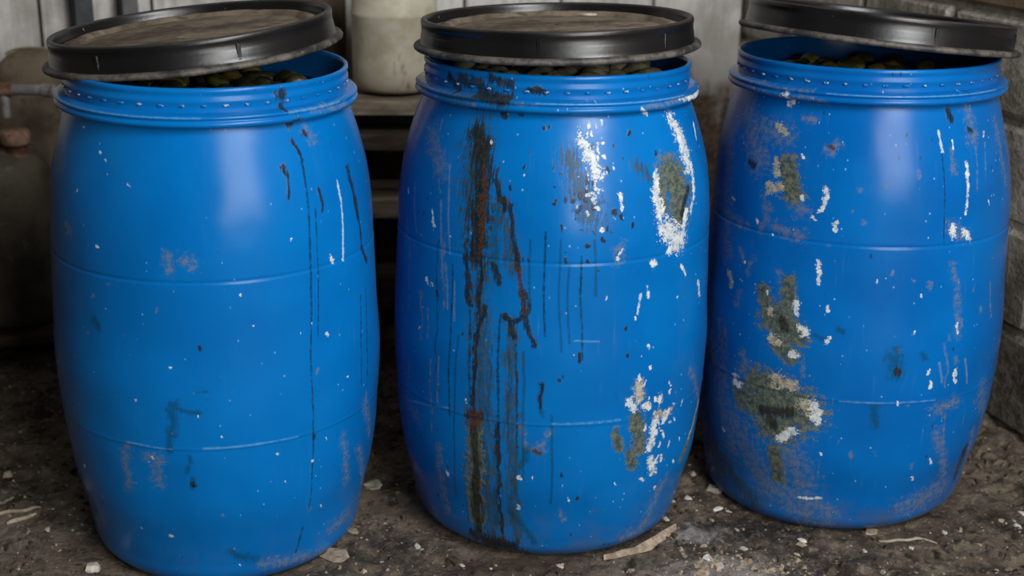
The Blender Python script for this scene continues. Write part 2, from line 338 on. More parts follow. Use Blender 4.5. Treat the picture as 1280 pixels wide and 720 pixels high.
BARREL_MARKS = [
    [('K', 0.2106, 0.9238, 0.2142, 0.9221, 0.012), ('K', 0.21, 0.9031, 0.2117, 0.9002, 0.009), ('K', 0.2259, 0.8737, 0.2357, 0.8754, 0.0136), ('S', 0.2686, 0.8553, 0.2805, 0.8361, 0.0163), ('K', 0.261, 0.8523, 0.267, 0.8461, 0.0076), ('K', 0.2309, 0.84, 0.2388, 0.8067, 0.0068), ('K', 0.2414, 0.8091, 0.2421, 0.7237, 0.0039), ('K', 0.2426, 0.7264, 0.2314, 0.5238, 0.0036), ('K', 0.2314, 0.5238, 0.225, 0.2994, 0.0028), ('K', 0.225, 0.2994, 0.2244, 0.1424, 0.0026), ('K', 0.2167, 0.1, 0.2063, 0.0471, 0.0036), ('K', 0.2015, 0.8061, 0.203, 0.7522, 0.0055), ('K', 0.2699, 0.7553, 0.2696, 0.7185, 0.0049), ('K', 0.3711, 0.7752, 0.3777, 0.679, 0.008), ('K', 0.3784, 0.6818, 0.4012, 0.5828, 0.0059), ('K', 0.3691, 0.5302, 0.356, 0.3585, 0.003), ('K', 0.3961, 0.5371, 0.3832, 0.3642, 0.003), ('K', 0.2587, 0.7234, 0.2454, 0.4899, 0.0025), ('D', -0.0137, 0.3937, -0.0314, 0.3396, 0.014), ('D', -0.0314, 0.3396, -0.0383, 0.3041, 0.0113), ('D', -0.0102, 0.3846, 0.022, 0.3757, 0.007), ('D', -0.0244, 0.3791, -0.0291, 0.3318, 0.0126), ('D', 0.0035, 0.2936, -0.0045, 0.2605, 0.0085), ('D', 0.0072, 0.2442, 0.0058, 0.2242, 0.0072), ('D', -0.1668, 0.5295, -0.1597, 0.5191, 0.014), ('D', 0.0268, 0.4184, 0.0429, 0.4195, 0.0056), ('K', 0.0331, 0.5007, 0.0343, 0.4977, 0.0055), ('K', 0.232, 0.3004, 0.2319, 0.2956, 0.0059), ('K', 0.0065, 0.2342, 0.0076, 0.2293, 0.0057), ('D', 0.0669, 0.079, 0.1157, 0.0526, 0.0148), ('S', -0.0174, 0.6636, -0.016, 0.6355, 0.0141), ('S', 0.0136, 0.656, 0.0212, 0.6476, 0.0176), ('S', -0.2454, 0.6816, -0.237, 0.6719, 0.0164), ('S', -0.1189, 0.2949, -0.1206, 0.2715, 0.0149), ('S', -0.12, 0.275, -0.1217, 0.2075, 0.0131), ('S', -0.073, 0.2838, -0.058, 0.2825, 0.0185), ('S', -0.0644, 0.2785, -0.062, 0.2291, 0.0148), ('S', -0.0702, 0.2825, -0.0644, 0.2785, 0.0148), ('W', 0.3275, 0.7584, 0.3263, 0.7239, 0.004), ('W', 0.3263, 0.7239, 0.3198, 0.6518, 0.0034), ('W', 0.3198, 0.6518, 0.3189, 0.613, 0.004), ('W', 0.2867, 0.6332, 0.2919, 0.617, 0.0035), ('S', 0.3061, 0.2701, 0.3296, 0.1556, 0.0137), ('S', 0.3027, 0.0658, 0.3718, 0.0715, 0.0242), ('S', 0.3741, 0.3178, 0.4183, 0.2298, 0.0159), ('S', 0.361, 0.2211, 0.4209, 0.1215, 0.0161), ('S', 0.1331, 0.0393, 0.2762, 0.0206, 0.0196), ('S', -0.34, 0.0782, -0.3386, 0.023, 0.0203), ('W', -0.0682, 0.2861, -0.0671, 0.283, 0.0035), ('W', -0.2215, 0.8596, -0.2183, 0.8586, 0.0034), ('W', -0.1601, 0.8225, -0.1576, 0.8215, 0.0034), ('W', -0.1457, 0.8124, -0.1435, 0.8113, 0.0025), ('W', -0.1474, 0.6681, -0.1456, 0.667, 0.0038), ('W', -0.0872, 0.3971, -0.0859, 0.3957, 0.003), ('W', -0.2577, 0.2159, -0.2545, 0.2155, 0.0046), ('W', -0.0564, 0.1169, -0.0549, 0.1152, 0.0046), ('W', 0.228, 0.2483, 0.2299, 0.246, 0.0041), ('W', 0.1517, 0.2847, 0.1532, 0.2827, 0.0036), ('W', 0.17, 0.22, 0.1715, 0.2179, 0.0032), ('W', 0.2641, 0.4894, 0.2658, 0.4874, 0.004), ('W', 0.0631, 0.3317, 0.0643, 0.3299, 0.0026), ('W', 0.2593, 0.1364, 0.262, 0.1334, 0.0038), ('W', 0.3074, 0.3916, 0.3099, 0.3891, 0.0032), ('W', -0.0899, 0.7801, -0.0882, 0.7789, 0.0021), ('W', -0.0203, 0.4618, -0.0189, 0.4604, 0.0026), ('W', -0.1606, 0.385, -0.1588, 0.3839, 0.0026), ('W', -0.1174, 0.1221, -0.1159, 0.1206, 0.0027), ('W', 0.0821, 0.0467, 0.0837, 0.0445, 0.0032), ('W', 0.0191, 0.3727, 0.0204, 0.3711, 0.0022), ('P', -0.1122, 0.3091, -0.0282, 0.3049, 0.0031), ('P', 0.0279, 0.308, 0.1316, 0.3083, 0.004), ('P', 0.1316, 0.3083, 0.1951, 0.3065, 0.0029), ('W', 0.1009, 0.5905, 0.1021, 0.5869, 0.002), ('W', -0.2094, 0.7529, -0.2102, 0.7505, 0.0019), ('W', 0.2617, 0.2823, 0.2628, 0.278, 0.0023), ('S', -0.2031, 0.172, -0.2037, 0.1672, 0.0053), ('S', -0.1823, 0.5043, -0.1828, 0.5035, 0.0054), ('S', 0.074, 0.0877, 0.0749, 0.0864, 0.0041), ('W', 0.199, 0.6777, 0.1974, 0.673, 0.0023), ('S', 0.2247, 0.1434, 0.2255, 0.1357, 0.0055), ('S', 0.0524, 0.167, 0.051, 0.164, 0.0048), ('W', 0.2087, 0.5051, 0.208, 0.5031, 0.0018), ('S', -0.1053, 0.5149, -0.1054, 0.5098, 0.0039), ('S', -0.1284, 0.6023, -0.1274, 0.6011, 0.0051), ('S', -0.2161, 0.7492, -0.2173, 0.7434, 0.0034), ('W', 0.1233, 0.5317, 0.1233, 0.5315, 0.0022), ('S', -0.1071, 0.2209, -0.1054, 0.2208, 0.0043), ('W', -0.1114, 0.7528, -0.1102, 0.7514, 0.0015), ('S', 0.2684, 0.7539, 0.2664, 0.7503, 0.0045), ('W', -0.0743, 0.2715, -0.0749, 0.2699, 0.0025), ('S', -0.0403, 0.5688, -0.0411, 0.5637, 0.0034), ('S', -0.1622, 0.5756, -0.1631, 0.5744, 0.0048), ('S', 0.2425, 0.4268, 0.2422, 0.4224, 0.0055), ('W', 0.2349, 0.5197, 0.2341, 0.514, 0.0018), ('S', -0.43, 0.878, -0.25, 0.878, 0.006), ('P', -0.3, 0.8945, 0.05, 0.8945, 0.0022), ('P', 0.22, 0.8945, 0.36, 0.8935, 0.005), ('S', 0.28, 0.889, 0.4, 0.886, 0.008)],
    [('K', -0.1709, 0.8335, -0.1505, 0.8028, 0.0267), ('K', -0.1505, 0.8028, -0.1391, 0.7556, 0.0313), ('K', -0.1391, 0.7556, -0.1452, 0.6839, 0.0297), ('K', -0.1452, 0.6839, -0.1461, 0.6204, 0.0267), ('D', -0.1639, 0.8288, -0.1396, 0.6184, 0.0485), ('K', -0.1139, 0.7583, -0.0918, 0.7084, 0.0093), ('D', -0.1096, 0.7067, -0.1115, 0.6075, 0.017), ('R', -0.1411, 0.779, -0.1322, 0.7183, 0.0085), ('R', -0.1388, 0.7204, -0.1412, 0.6625, 0.0114), ('R', -0.1412, 0.6625, -0.1399, 0.6243, 0.0086), ('K', -0.235, 0.9198, -0.1789, 0.9166, 0.0142), ('K', -0.1785, 0.8996, -0.112, 0.8992, 0.0125), ('K', -0.1592, 0.9296, -0.1038, 0.9251, 0.0109), ('K', -0.2756, 0.9212, -0.2346, 0.9025, 0.0096), ('K', -0.1259, 0.8754, -0.1152, 0.8653, 0.0078), ('K', -0.0851, 0.8754, -0.0782, 0.8729, 0.0056), ('K', -0.0692, 0.9157, -0.0358, 0.9143, 0.0077), ('D', -0.2752, 0.8862, -0.1031, 0.8955, 0.0175), ('K', -0.0836, 0.719, -0.0748, 0.6555, 0.0057), ('K', -0.0748, 0.6555, -0.0677, 0.6048, 0.007), ('R', -0.0677, 0.6048, -0.0593, 0.5535, 0.0078), ('K', -0.0594, 0.561, -0.0542, 0.5209, 0.0118), ('R', -0.0606, 0.5504, -0.0572, 0.5266, 0.0072), ('K', -0.0542, 0.5178, -0.0765, 0.5007, 0.0079), ('K', -0.0765, 0.5007, -0.0942, 0.5107, 0.0095), ('K', -0.0528, 0.518, -0.0386, 0.4617, 0.0071), ('K', -0.0854, 0.5057, -0.0759, 0.4765, 0.008), ('K', -0.1987, 0.593, -0.1995, 0.4855, 0.0032), ('K', -0.1995, 0.4855, -0.2007, 0.2931, 0.0033), ('K', -0.1672, 0.611, -0.1585, 0.5279, 0.008), ('K', -0.1585, 0.5279, -0.1538, 0.3055, 0.0038), ('K', -0.1366, 0.6189, -0.1413, 0.4974, 0.0066), ('K', -0.1413, 0.4974, -0.1453, 0.3075, 0.0047), ('K', -0.1263, 0.5228, -0.1366, 0.4982, 0.008), ('K', -0.1115, 0.6075, -0.1018, 0.5759, 0.0079), ('K', -0.0985, 0.504, -0.0997, 0.3164, 0.0038), ('D', -0.0997, 0.3164, -0.1079, 0.0777, 0.0089), ('K', -0.0996, 0.3002, -0.0985, 0.0603, 0.005), ('K', -0.0669, 0.4623, -0.0637, 0.2557, 0.0032), ('D', -0.0651, 0.2556, -0.0619, 0.1146, 0.0074), ('K', -0.0233, 0.6734, -0.0168, 0.481, 0.0031), ('K', 0.0417, 0.6305, 0.0472, 0.4355, 0.0031), ('K', 0.0453, 0.4509, 0.0457, 0.4355, 0.0051), ('K', -0.0256, 0.3888, -0.0218, 0.341, 0.0044), ('D', -0.0256, 0.3888, -0.0214, 0.325, 0.0087), ('R', -0.1471, 0.3103, -0.1473, 0.2906, 0.0224), ('K', -0.1605, 0.3007, -0.1339, 0.3067, 0.0099), ('K', -0.1458, 0.2826, -0.1464, 0.1352, 0.0115), ('G', -0.144, 0.2831, -0.1542, 0.076, 0.0231), ('K', -0.1464, 0.1352, -0.1564, 0.0314, 0.0152), ('K', -0.1653, 0.0371, -0.0799, 0.0287, 0.0207), ('D', -0.075, 0.1126, -0.0298, 0.0438, 0.0137), ('D', -0.0431, 0.258, -0.0727, 0.1865, 0.0119), ('S', -0.0611, 0.3023, -0.0461, 0.261, 0.0096), ('S', -0.0461, 0.261, -0.0198, 0.2496, 0.0116), ('S', -0.02, 0.2595, -0.0051, 0.2965, 0.0096), ('R', -0.0314, 0.2522, -0.0226, 0.2478, 0.0074), ('W', 0.0414, 0.8308, 0.0543, 0.804, 0.0112), ('W', 0.0547, 0.812, 0.0747, 0.7764, 0.0158), ('W', 0.0602, 0.7301, 0.0632, 0.7215, 0.0035), ('W', 0.2634, 0.8523, 0.282, 0.8191, 0.0182), ('W', 0.2788, 0.8252, 0.2878, 0.7665, 0.0201), ('G', 0.227, 0.7666, 0.2493, 0.7289, 0.0406), ('G', 0.245, 0.7339, 0.2475, 0.6851, 0.0388), ('K', 0.2761, 0.7289, 0.2549, 0.6838, 0.0081), ('W', 0.1935, 0.7692, 0.1835, 0.735, 0.0086), ('W', 0.1835, 0.735, 0.1983, 0.6928, 0.0115), ('W', 0.2103, 0.6616, 0.2463, 0.6372, 0.0273), ('W', 0.2557, 0.6505, 0.2713, 0.6898, 0.0103), ('W', 0.302, 0.7686, 0.2884, 0.6865, 0.0059), ('H', 0.1523, 0.7843, 0.1942, 0.751, 0.0171), ('W', 0.2423, 0.6198, 0.2178, 0.6213, 0.0103), ('G', 0.1975, 0.7449, 0.2028, 0.7009, 0.0161), ('S', 0.1102, 0.6414, 0.1137, 0.6235, 0.0167), ('W', 0.1122, 0.6236, 0.1165, 0.6379, 0.0044), ('W', 0.107, 0.7391, 0.1096, 0.7108, 0.0045), ('W', 0.1774, 0.6054, 0.1832, 0.5999, 0.008), ('W', 0.3302, 0.5367, 0.3377, 0.5089, 0.0061), ('W', -0.2653, 0.5532, -0.2625, 0.5414, 0.0042), ('W', -0.2486, 0.5465, -0.2461, 0.5409, 0.0032), ('W', -0.3478, 0.7001, -0.341, 0.694, 0.0037), ('W', -0.2525, 0.6845, -0.2484, 0.6583, 0.0029), ('W', 0.285, 0.8857, 0.4321, 0.8871, 0.0047), ('W', 0.362, 0.8325, 0.3513, 0.812, 0.0048), ('W', 0.1734, 0.8796, 0.1951, 0.8695, 0.0044), ('W', 0.1551, 0.5498, 0.1497, 0.514, 0.0035), ('W', 0.1684, 0.5644, 0.1766, 0.5403, 0.0035), ('W', 0.2535, 0.5869, 0.2708, 0.5628, 0.0036), ('W', 0.1482, 0.5096, 0.15, 0.5048, 0.0036), ('W', 0.1726, 0.4487, 0.1764, 0.4418, 0.0037), ('W', 0.1551, 0.3958, 0.1597, 0.382, 0.0037), ('T', 0.1564, 0.3794, 0.1643, 0.3455, 0.0133), ('W', 0.1453, 0.346, 0.1573, 0.3241, 0.0104), ('W', 0.1763, 0.3299, 0.1808, 0.3223, 0.009), ('W', 0.2065, 0.3374, 0.2117, 0.3279, 0.0113), ('W', 0.2371, 0.2992, 0.2296, 0.2864, 0.0107), ('T', 0.2022, 0.3006, 0.2418, 0.2995, 0.0121), ('W', 0.1979, 0.2851, 0.1979, 0.2345, 0.0106), ('W', 0.2058, 0.2082, 0.2178, 0.1799, 0.0123), ('W', 0.1831, 0.1741, 0.1926, 0.1645, 0.0048), ('G', 0.1586, 0.3075, 0.1739, 0.2406, 0.0168), ('G', 0.1526, 0.2354, 0.1627, 0.2091, 0.0148), ('G', 0.1183, 0.2852, 0.1292, 0.25, 0.0125), ('P', 0.0335, 0.4724, 0.078, 0.4687, 0.0032), ('P', -0.0012, 0.3095, 0.1247, 0.3104, 0.0035), ('P', -0.3466, 0.2789, -0.2041, 0.3087, 0.0035), ('S', -0.2948, 0.8116, -0.2424, 0.7624, 0.0287), ('S', -0.3524, 0.4738, -0.3494, 0.3256, 0.006), ('S', -0.3942, 0.2823, -0.304, 0.2578, 0.0209), ('S', -0.2341, 0.2149, -0.237, 0.0676, 0.016), ('G', 0.3649, 0.2276, 0.3123, 0.1745, 0.0135), ('T', 0.3883, 0.2706, 0.3389, 0.2118, 0.0064), ('S', 0.3039, 0.3697, 0.4187, 0.2231, 0.012), ('S', 0.2612, 0.1433, 0.2229, 0.0423, 0.0204), ('S', 0.1696, 0.0344, 0.2285, 0.032, 0.0184), ('S', 0.0204, 0.1194, 0.0296, 0.1, 0.0099), ('K', 0.021, 0.2031, 0.0227, 0.1979, 0.006), ('W', -0.0615, 0.1298, -0.0585, 0.1226, 0.0047), ('W', -0.0574, 0.1955, -0.0544, 0.1906, 0.0037), ('W', -0.2133, 0.166, -0.2117, 0.1612, 0.0038), ('S', 0.451, 0.842, 0.4149, 0.7399, 0.01), ('K', 0.0352, 0.6984, 0.0346, 0.6971, 0.0024), ('K', -0.0512, 0.6241, -0.0493, 0.6175, 0.0028), ('K', -0.0056, 0.7526, -0.0074, 0.7516, 0.0028), ('K', 0.1239, 0.8022, 0.1252, 0.7955, 0.0028), ('K', 0.0104, 0.6257, 0.0119, 0.6182, 0.0045), ('K', 0.0906, 0.6759, 0.0917, 0.6713, 0.0027), ('K', 0.0122, 0.7315, 0.0148, 0.7243, 0.0036), ('K', -0.0625, 0.8091, -0.06, 0.8051, 0.0033), ('K', -0.0105, 0.7877, -0.0124, 0.7852, 0.0043), ('K', 0.0473, 0.7304, 0.048, 0.7281, 0.0036), ('K', -0.0104, 0.7233, -0.0076, 0.7217, 0.0033), ('K', 0.0548, 0.621, 0.0537, 0.6179, 0.0042), ('K', 0.0085, 0.639, 0.0108, 0.638, 0.0024), ('K', 0.0053, 0.7775, 0.0043, 0.776, 0.0034), ('K', 0.1073, 0.7001, 0.1097, 0.6918, 0.0042), ('K', 0.0418, 0.7414, 0.0406, 0.7334, 0.0042), ('K', -0.061, 0.6249, -0.0601, 0.6178, 0.003), ('K', 0.0529, 0.6511, 0.0509, 0.6478, 0.0047), ('K', 0.0296, 0.7275, 0.027, 0.7261, 0.0042), ('K', 0.0078, 0.6846, 0.0058, 0.6761, 0.0033), ('K', 0.0375, 0.7091, 0.035, 0.7077, 0.004), ('K', 0.0412, 0.7179, 0.0412, 0.7157, 0.0048), ('K', 0.0767, 0.6639, 0.0784, 0.6602, 0.0048), ('K', -0.0027, 0.7286, -0.0032, 0.7283, 0.0033), ('K', 0.0637, 0.8206, 0.0607, 0.8186, 0.0029), ('K', 0.0425, 0.6784, 0.0446, 0.6771, 0.0024), ('K', 0.0929, 0.7823, 0.0957, 0.7789, 0.0045), ('K', -0.0205, 0.8545, -0.0188, 0.8507, 0.0025), ('K', 0.1393, 0.8428, 0.137, 0.8376, 0.0043), ('K', -0.0283, 0.8524, -0.0278, 0.8473, 0.004), ('K', 0.0512, 0.7462, 0.054, 0.7381, 0.0039), ('K', 0.1375, 0.6821, 0.1352, 0.6739, 0.004), ('K', 0.0604, 0.7182, 0.0612, 0.7134, 0.0042), ('K', 0.0642, 0.7625, 0.061, 0.7551, 0.0023), ('K', 0.0504, 0.766, 0.052, 0.7596, 0.0045), ('K', -0.0654, 0.7873, -0.0667, 0.7818, 0.0031), ('K', 0.1066, 0.8238, 0.1059, 0.8196, 0.0023), ('K', 0.0983, 0.7112, 0.0981, 0.7039, 0.0038), ('K', 0.0629, 0.6756, 0.0646, 0.671, 0.0023), ('K', 0.0859, 0.6821, 0.0854, 0.6753, 0.0031), ('W', 0.0638, 0.7145, 0.0665, 0.7137, 0.0022), ('W', 0.0374, 0.8551, 0.0374, 0.8517, 0.0037), ('W', 0.0645, 0.798, 0.0668, 0.7963, 0.0026), ('W', 0.0754, 0.826, 0.0772, 0.8247, 0.0038), ('W', 0.0662, 0.7503, 0.0661, 0.7476, 0.0031), ('W', 0.0901, 0.8254, 0.0866, 0.823, 0.0031), ('W', 0.0342, 0.7713, 0.0341, 0.7706, 0.0024), ('W', 0.0749, 0.8192, 0.0759, 0.8113, 0.0032), ('W', 0.0543, 0.8442, 0.0526, 0.837, 0.0029), ('W', 0.0771, 0.8022, 0.079, 0.7957, 0.0032), ('W', 0.053, 0.7677, 0.0546, 0.7647, 0.0033), ('W', 0.067, 0.7612, 0.0647, 0.7547, 0.0023), ('W', 0.0787, 0.8078, 0.079, 0.805, 0.0032), ('W', 0.0768, 0.747, 0.0793, 0.7454, 0.0033), ('W', 0.0548, 0.7372, 0.052, 0.7371, 0.0039), ('W', 0.0855, 0.8619, 0.0867, 0.8543, 0.0023), ('W', 0.0452, 0.8103, 0.0454, 0.8027, 0.0035), ('W', 0.0718, 0.7832, 0.0724, 0.7777, 0.0035), ('W', 0.0393, 0.8466, 0.0377, 0.8393, 0.0028), ('W', 0.0327, 0.8451, 0.0339, 0.8426, 0.0024), ('W', 0.0505, 0.7095, 0.0533, 0.7019, 0.0028), ('W', 0.0358, 0.7191, 0.0347, 0.7157, 0.0019), ('W', 0.0705, 0.7148, 0.0716, 0.7096, 0.0027), ('W', 0.0884, 0.8003, 0.0862, 0.7998, 0.004), ('W', 0.1049, 0.7858, 0.1054, 0.7833, 0.0021), ('W', 0.0611, 0.7394, 0.0635, 0.7318, 0.0036), ('W', 0.0694, 0.7455, 0.0682, 0.7376, 0.0023), ('W', 0.0749, 0.8561, 0.0744, 0.8486, 0.0025), ('W', 0.0523, 0.7832, 0.0498, 0.783, 0.0026), ('W', 0.0667, 0.7646, 0.0696, 0.7622, 0.0038), ('W', 0.058, 0.861, 0.0585, 0.8534, 0.0038), ('W', 0.0615, 0.8456, 0.0623, 0.8398, 0.0031), ('W', 0.0522, 0.7788, 0.0542, 0.7748, 0.0021), ('W', 0.0792, 0.6787, 0.0778, 0.6753, 0.0034), ('W', 0.2286, 0.2948, 0.2282, 0.2907, 0.0021), ('W', 0.2195, 0.2627, 0.224, 0.2598, 0.0024), ('W', 0.2387, 0.3445, 0.2369, 0.3396, 0.0032), ('W', 0.2072, 0.2974, 0.2113, 0.2862, 0.0037), ('W', 0.2803, 0.3064, 0.2805, 0.2978, 0.004), ('W', 0.2018, 0.2747, 0.204, 0.2649, 0.0028), ('W', 0.169, 0.3731, 0.1698, 0.3726, 0.0034), ('W', 0.197, 0.3064, 0.2009, 0.2992, 0.0028), ('W', 0.2357, 0.3643, 0.2406, 0.3543, 0.0035), ('W', 0.194, 0.3424, 0.1952, 0.3324, 0.0028), ('W', 0.2798, 0.1827, 0.2818, 0.1761, 0.0035), ('W', 0.2231, 0.2092, 0.2208, 0.2017, 0.0042), ('W', 0.2073, 0.2874, 0.2125, 0.2776, 0.0032), ('W', 0.29, 0.2299, 0.2934, 0.2222, 0.0022), ('W', 0.2132, 0.2725, 0.2132, 0.271, 0.0029), ('W', 0.2497, 0.3124, 0.2534, 0.3083, 0.003), ('W', 0.2084, 0.2673, 0.2091, 0.2572, 0.0038), ('W', 0.2281, 0.2923, 0.2311, 0.2835, 0.0037), ('W', 0.2009, 0.2438, 0.1979, 0.2356, 0.0042), ('W', 0.232, 0.1389, 0.2339, 0.1312, 0.0041), ('W', 0.2114, 0.1737, 0.2101, 0.1686, 0.0022), ('W', 0.223, 0.1992, 0.2274, 0.1964, 0.0038), ('W', 0.3946, 0.0842, 0.3948, 0.0828, 0.0028), ('W', 0.2572, 0.2813, 0.2624, 0.2745, 0.0024), ('W', 0.2073, 0.1967, 0.2121, 0.1935, 0.0027), ('W', 0.2213, 0.2796, 0.226, 0.2753, 0.0034), ('W', 0.1716, 0.3815, 0.1692, 0.3737, 0.0024), ('W', 0.2129, 0.2705, 0.2154, 0.268, 0.0025), ('W', 0.2476, 0.2327, 0.2476, 0.2226, 0.0035), ('W', 0.2337, 0.2095, 0.2408, 0.1972, 0.0037), ('W', 0.2269, 0.2546, 0.2319, 0.2459, 0.0036), ('W', 0.2211, 0.2784, 0.2185, 0.2778, 0.0032), ('W', 0.1788, 0.2874, 0.1787, 0.2799, 0.0039), ('W', 0.2143, 0.2731, 0.2115, 0.2717, 0.0026), ('W', 0.1962, 0.2791, 0.1976, 0.2753, 0.0029), ('W', 0.1834, 0.4079, 0.1811, 0.4051, 0.0042), ('W', 0.2201, 0.239, 0.2185, 0.231, 0.0038), ('W', 0.2489, 0.2734, 0.2445, 0.2717, 0.0037), ('W', -0.0627, 0.7713, -0.0622, 0.7689, 0.0018), ('W', 0.0898, 0.5552, 0.0908, 0.5496, 0.0024), ('W', -0.2034, 0.6451, -0.2051, 0.6441, 0.002), ('W', 0.0798, 0.8249, 0.0787, 0.8227, 0.0018), ('K', 0.0702, 0.6036, 0.071, 0.6026, 0.003), ('W', -0.1634, 0.6593, -0.1624, 0.6554, 0.0023), ('W', 0.1274, 0.1731, 0.1286, 0.1678, 0.0024), ('K', 0.0573, 0.1502, 0.0577, 0.1467, 0.0051), ('K', -0.1518, 0.5247, -0.153, 0.5198, 0.0034), ('K', -0.1712, 0.4608, -0.1709, 0.4605, 0.0049), ('K', 0.196, 0.8045, 0.1961, 0.8004, 0.0041), ('W', -0.1383, 0.8202, -0.1366, 0.8185, 0.0027), ('K', 0.124, 0.4908, 0.1252, 0.4884, 0.0039), ('W', -0.2793, 0.4494, -0.2813, 0.4453, 0.002), ('W', -0.0317, 0.1957, -0.0326, 0.1897, 0.0021), ('W', -0.1625, 0.3354, -0.1612, 0.3276, 0.0019), ('W', -0.2861, 0.6303, -0.286, 0.6299, 0.0026), ('K', -0.0879, 0.7502, -0.0876, 0.7464, 0.0044), ('K', -0.2337, 0.5335, -0.2319, 0.5264, 0.0042), ('K', 0.0063, 0.3964, 0.0065, 0.3955, 0.0044), ('K', -0.257, 0.1013, -0.2607, 0.0973, 0.0048), ('K', 0.1328, 0.4421, 0.1329, 0.438, 0.0035), ('W', 0.0505, 0.7532, 0.0518, 0.7492, 0.0018), ('W', 0.0371, 0.1498, 0.039, 0.1432, 0.003), ('W', 0.2447, 0.5279, 0.2432, 0.527, 0.0033), ('W', 0.1822, 0.3452, 0.1823, 0.3428, 0.0024), ('S', -0.2332, 0.7046, -0.2222, 0.5656, 0.0039), ('S', -0.2204, 0.7709, -0.2056, 0.6127, 0.0034), ('S', -0.3486, 0.3973, -0.3875, 0.2417, 0.0046), ('S', -0.3195, 0.7206, -0.2993, 0.6314, 0.0039), ('S', -0.2578, 0.4952, -0.257, 0.4369, 0.0047), ('S', -0.4476, 0.7883, -0.3459, 0.6398, 0.0043), ('S', -0.2153, 0.5919, -0.2093, 0.505, 0.004), ('S', -0.2762, 0.8428, -0.2338, 0.719, 0.0043), ('S', -0.2455, 0.395, -0.2538, 0.2452, 0.0042), ('S', -0.341, 0.646, -0.3418, 0.5953, 0.004), ('S', -0.3273, 0.615, -0.3169, 0.4742, 0.0049), ('S', -0.2809, 0.5204, -0.2722, 0.4251, 0.005), ('S', -0.3225, 0.378, -0.3468, 0.1828, 0.005), ('S', -0.2213, 0.6499, -0.2147, 0.4981, 0.0043), ('S', -0.2256, 0.4072, -0.2299, 0.3131, 0.0036), ('S', -0.1954, 0.5611, -0.192, 0.4865, 0.0037), ('D', -0.2339, 0.6311, -0.2279, 0.3345, 0.0043), ('D', -0.1821, 0.4585, -0.1985, 0.1192, 0.0037), ('D', -0.1166, 0.4557, -0.1239, 0.1029, 0.0042), ('D', -0.0807, 0.4455, -0.0807, 0.22, 0.0042), ('D', -0.0537, 0.4483, -0.0528, 0.1891, 0.004), ('D', -0.048, 0.6576, -0.043, 0.5247, 0.0036), ('D', 0.0033, 0.6596, 0.0103, 0.4514, 0.0034), ('D', 0.0211, 0.6161, 0.0232, 0.4665, 0.0035), ('D', 0.0666, 0.6588, 0.0682, 0.5554, 0.0039), ('D', -0.0017, 0.3258, 0.0043, 0.1386, 0.004), ('D', -0.164, 0.2364, -0.1798, 0.0683, 0.0043), ('D', -0.1247, 0.2789, -0.1366, 0.0615, 0.0044), ('S', -0.46, 0.879, -0.18, 0.878, 0.008), ('S', -0.4, 0.894, -0.05, 0.894, 0.005), ('S', 0.18, 0.885, 0.46, 0.885, 0.008), ('P', -0.05, 0.8945, 0.3, 0.8945, 0.0022), ('W', 0.36, 0.884, 0.42, 0.888, 0.006), ('H', -0.165, 0.84, -0.145, 0.64, 0.045), ('H', -0.1, 0.72, -0.075, 0.6, 0.022), ('H', -0.14, 0.6, -0.13, 0.33, 0.03), ('H', -0.135, 0.32, -0.115, 0.03, 0.04), ('H', -0.08, 0.5, -0.07, 0.05, 0.02), ('H', 0.02, 0.8, 0.06, 0.7, 0.03), ('K', -0.15, 0.03, -0.06, 0.008, 0.02), ('H', -0.4, 0.16, -0.33, 0.04, 0.045)],
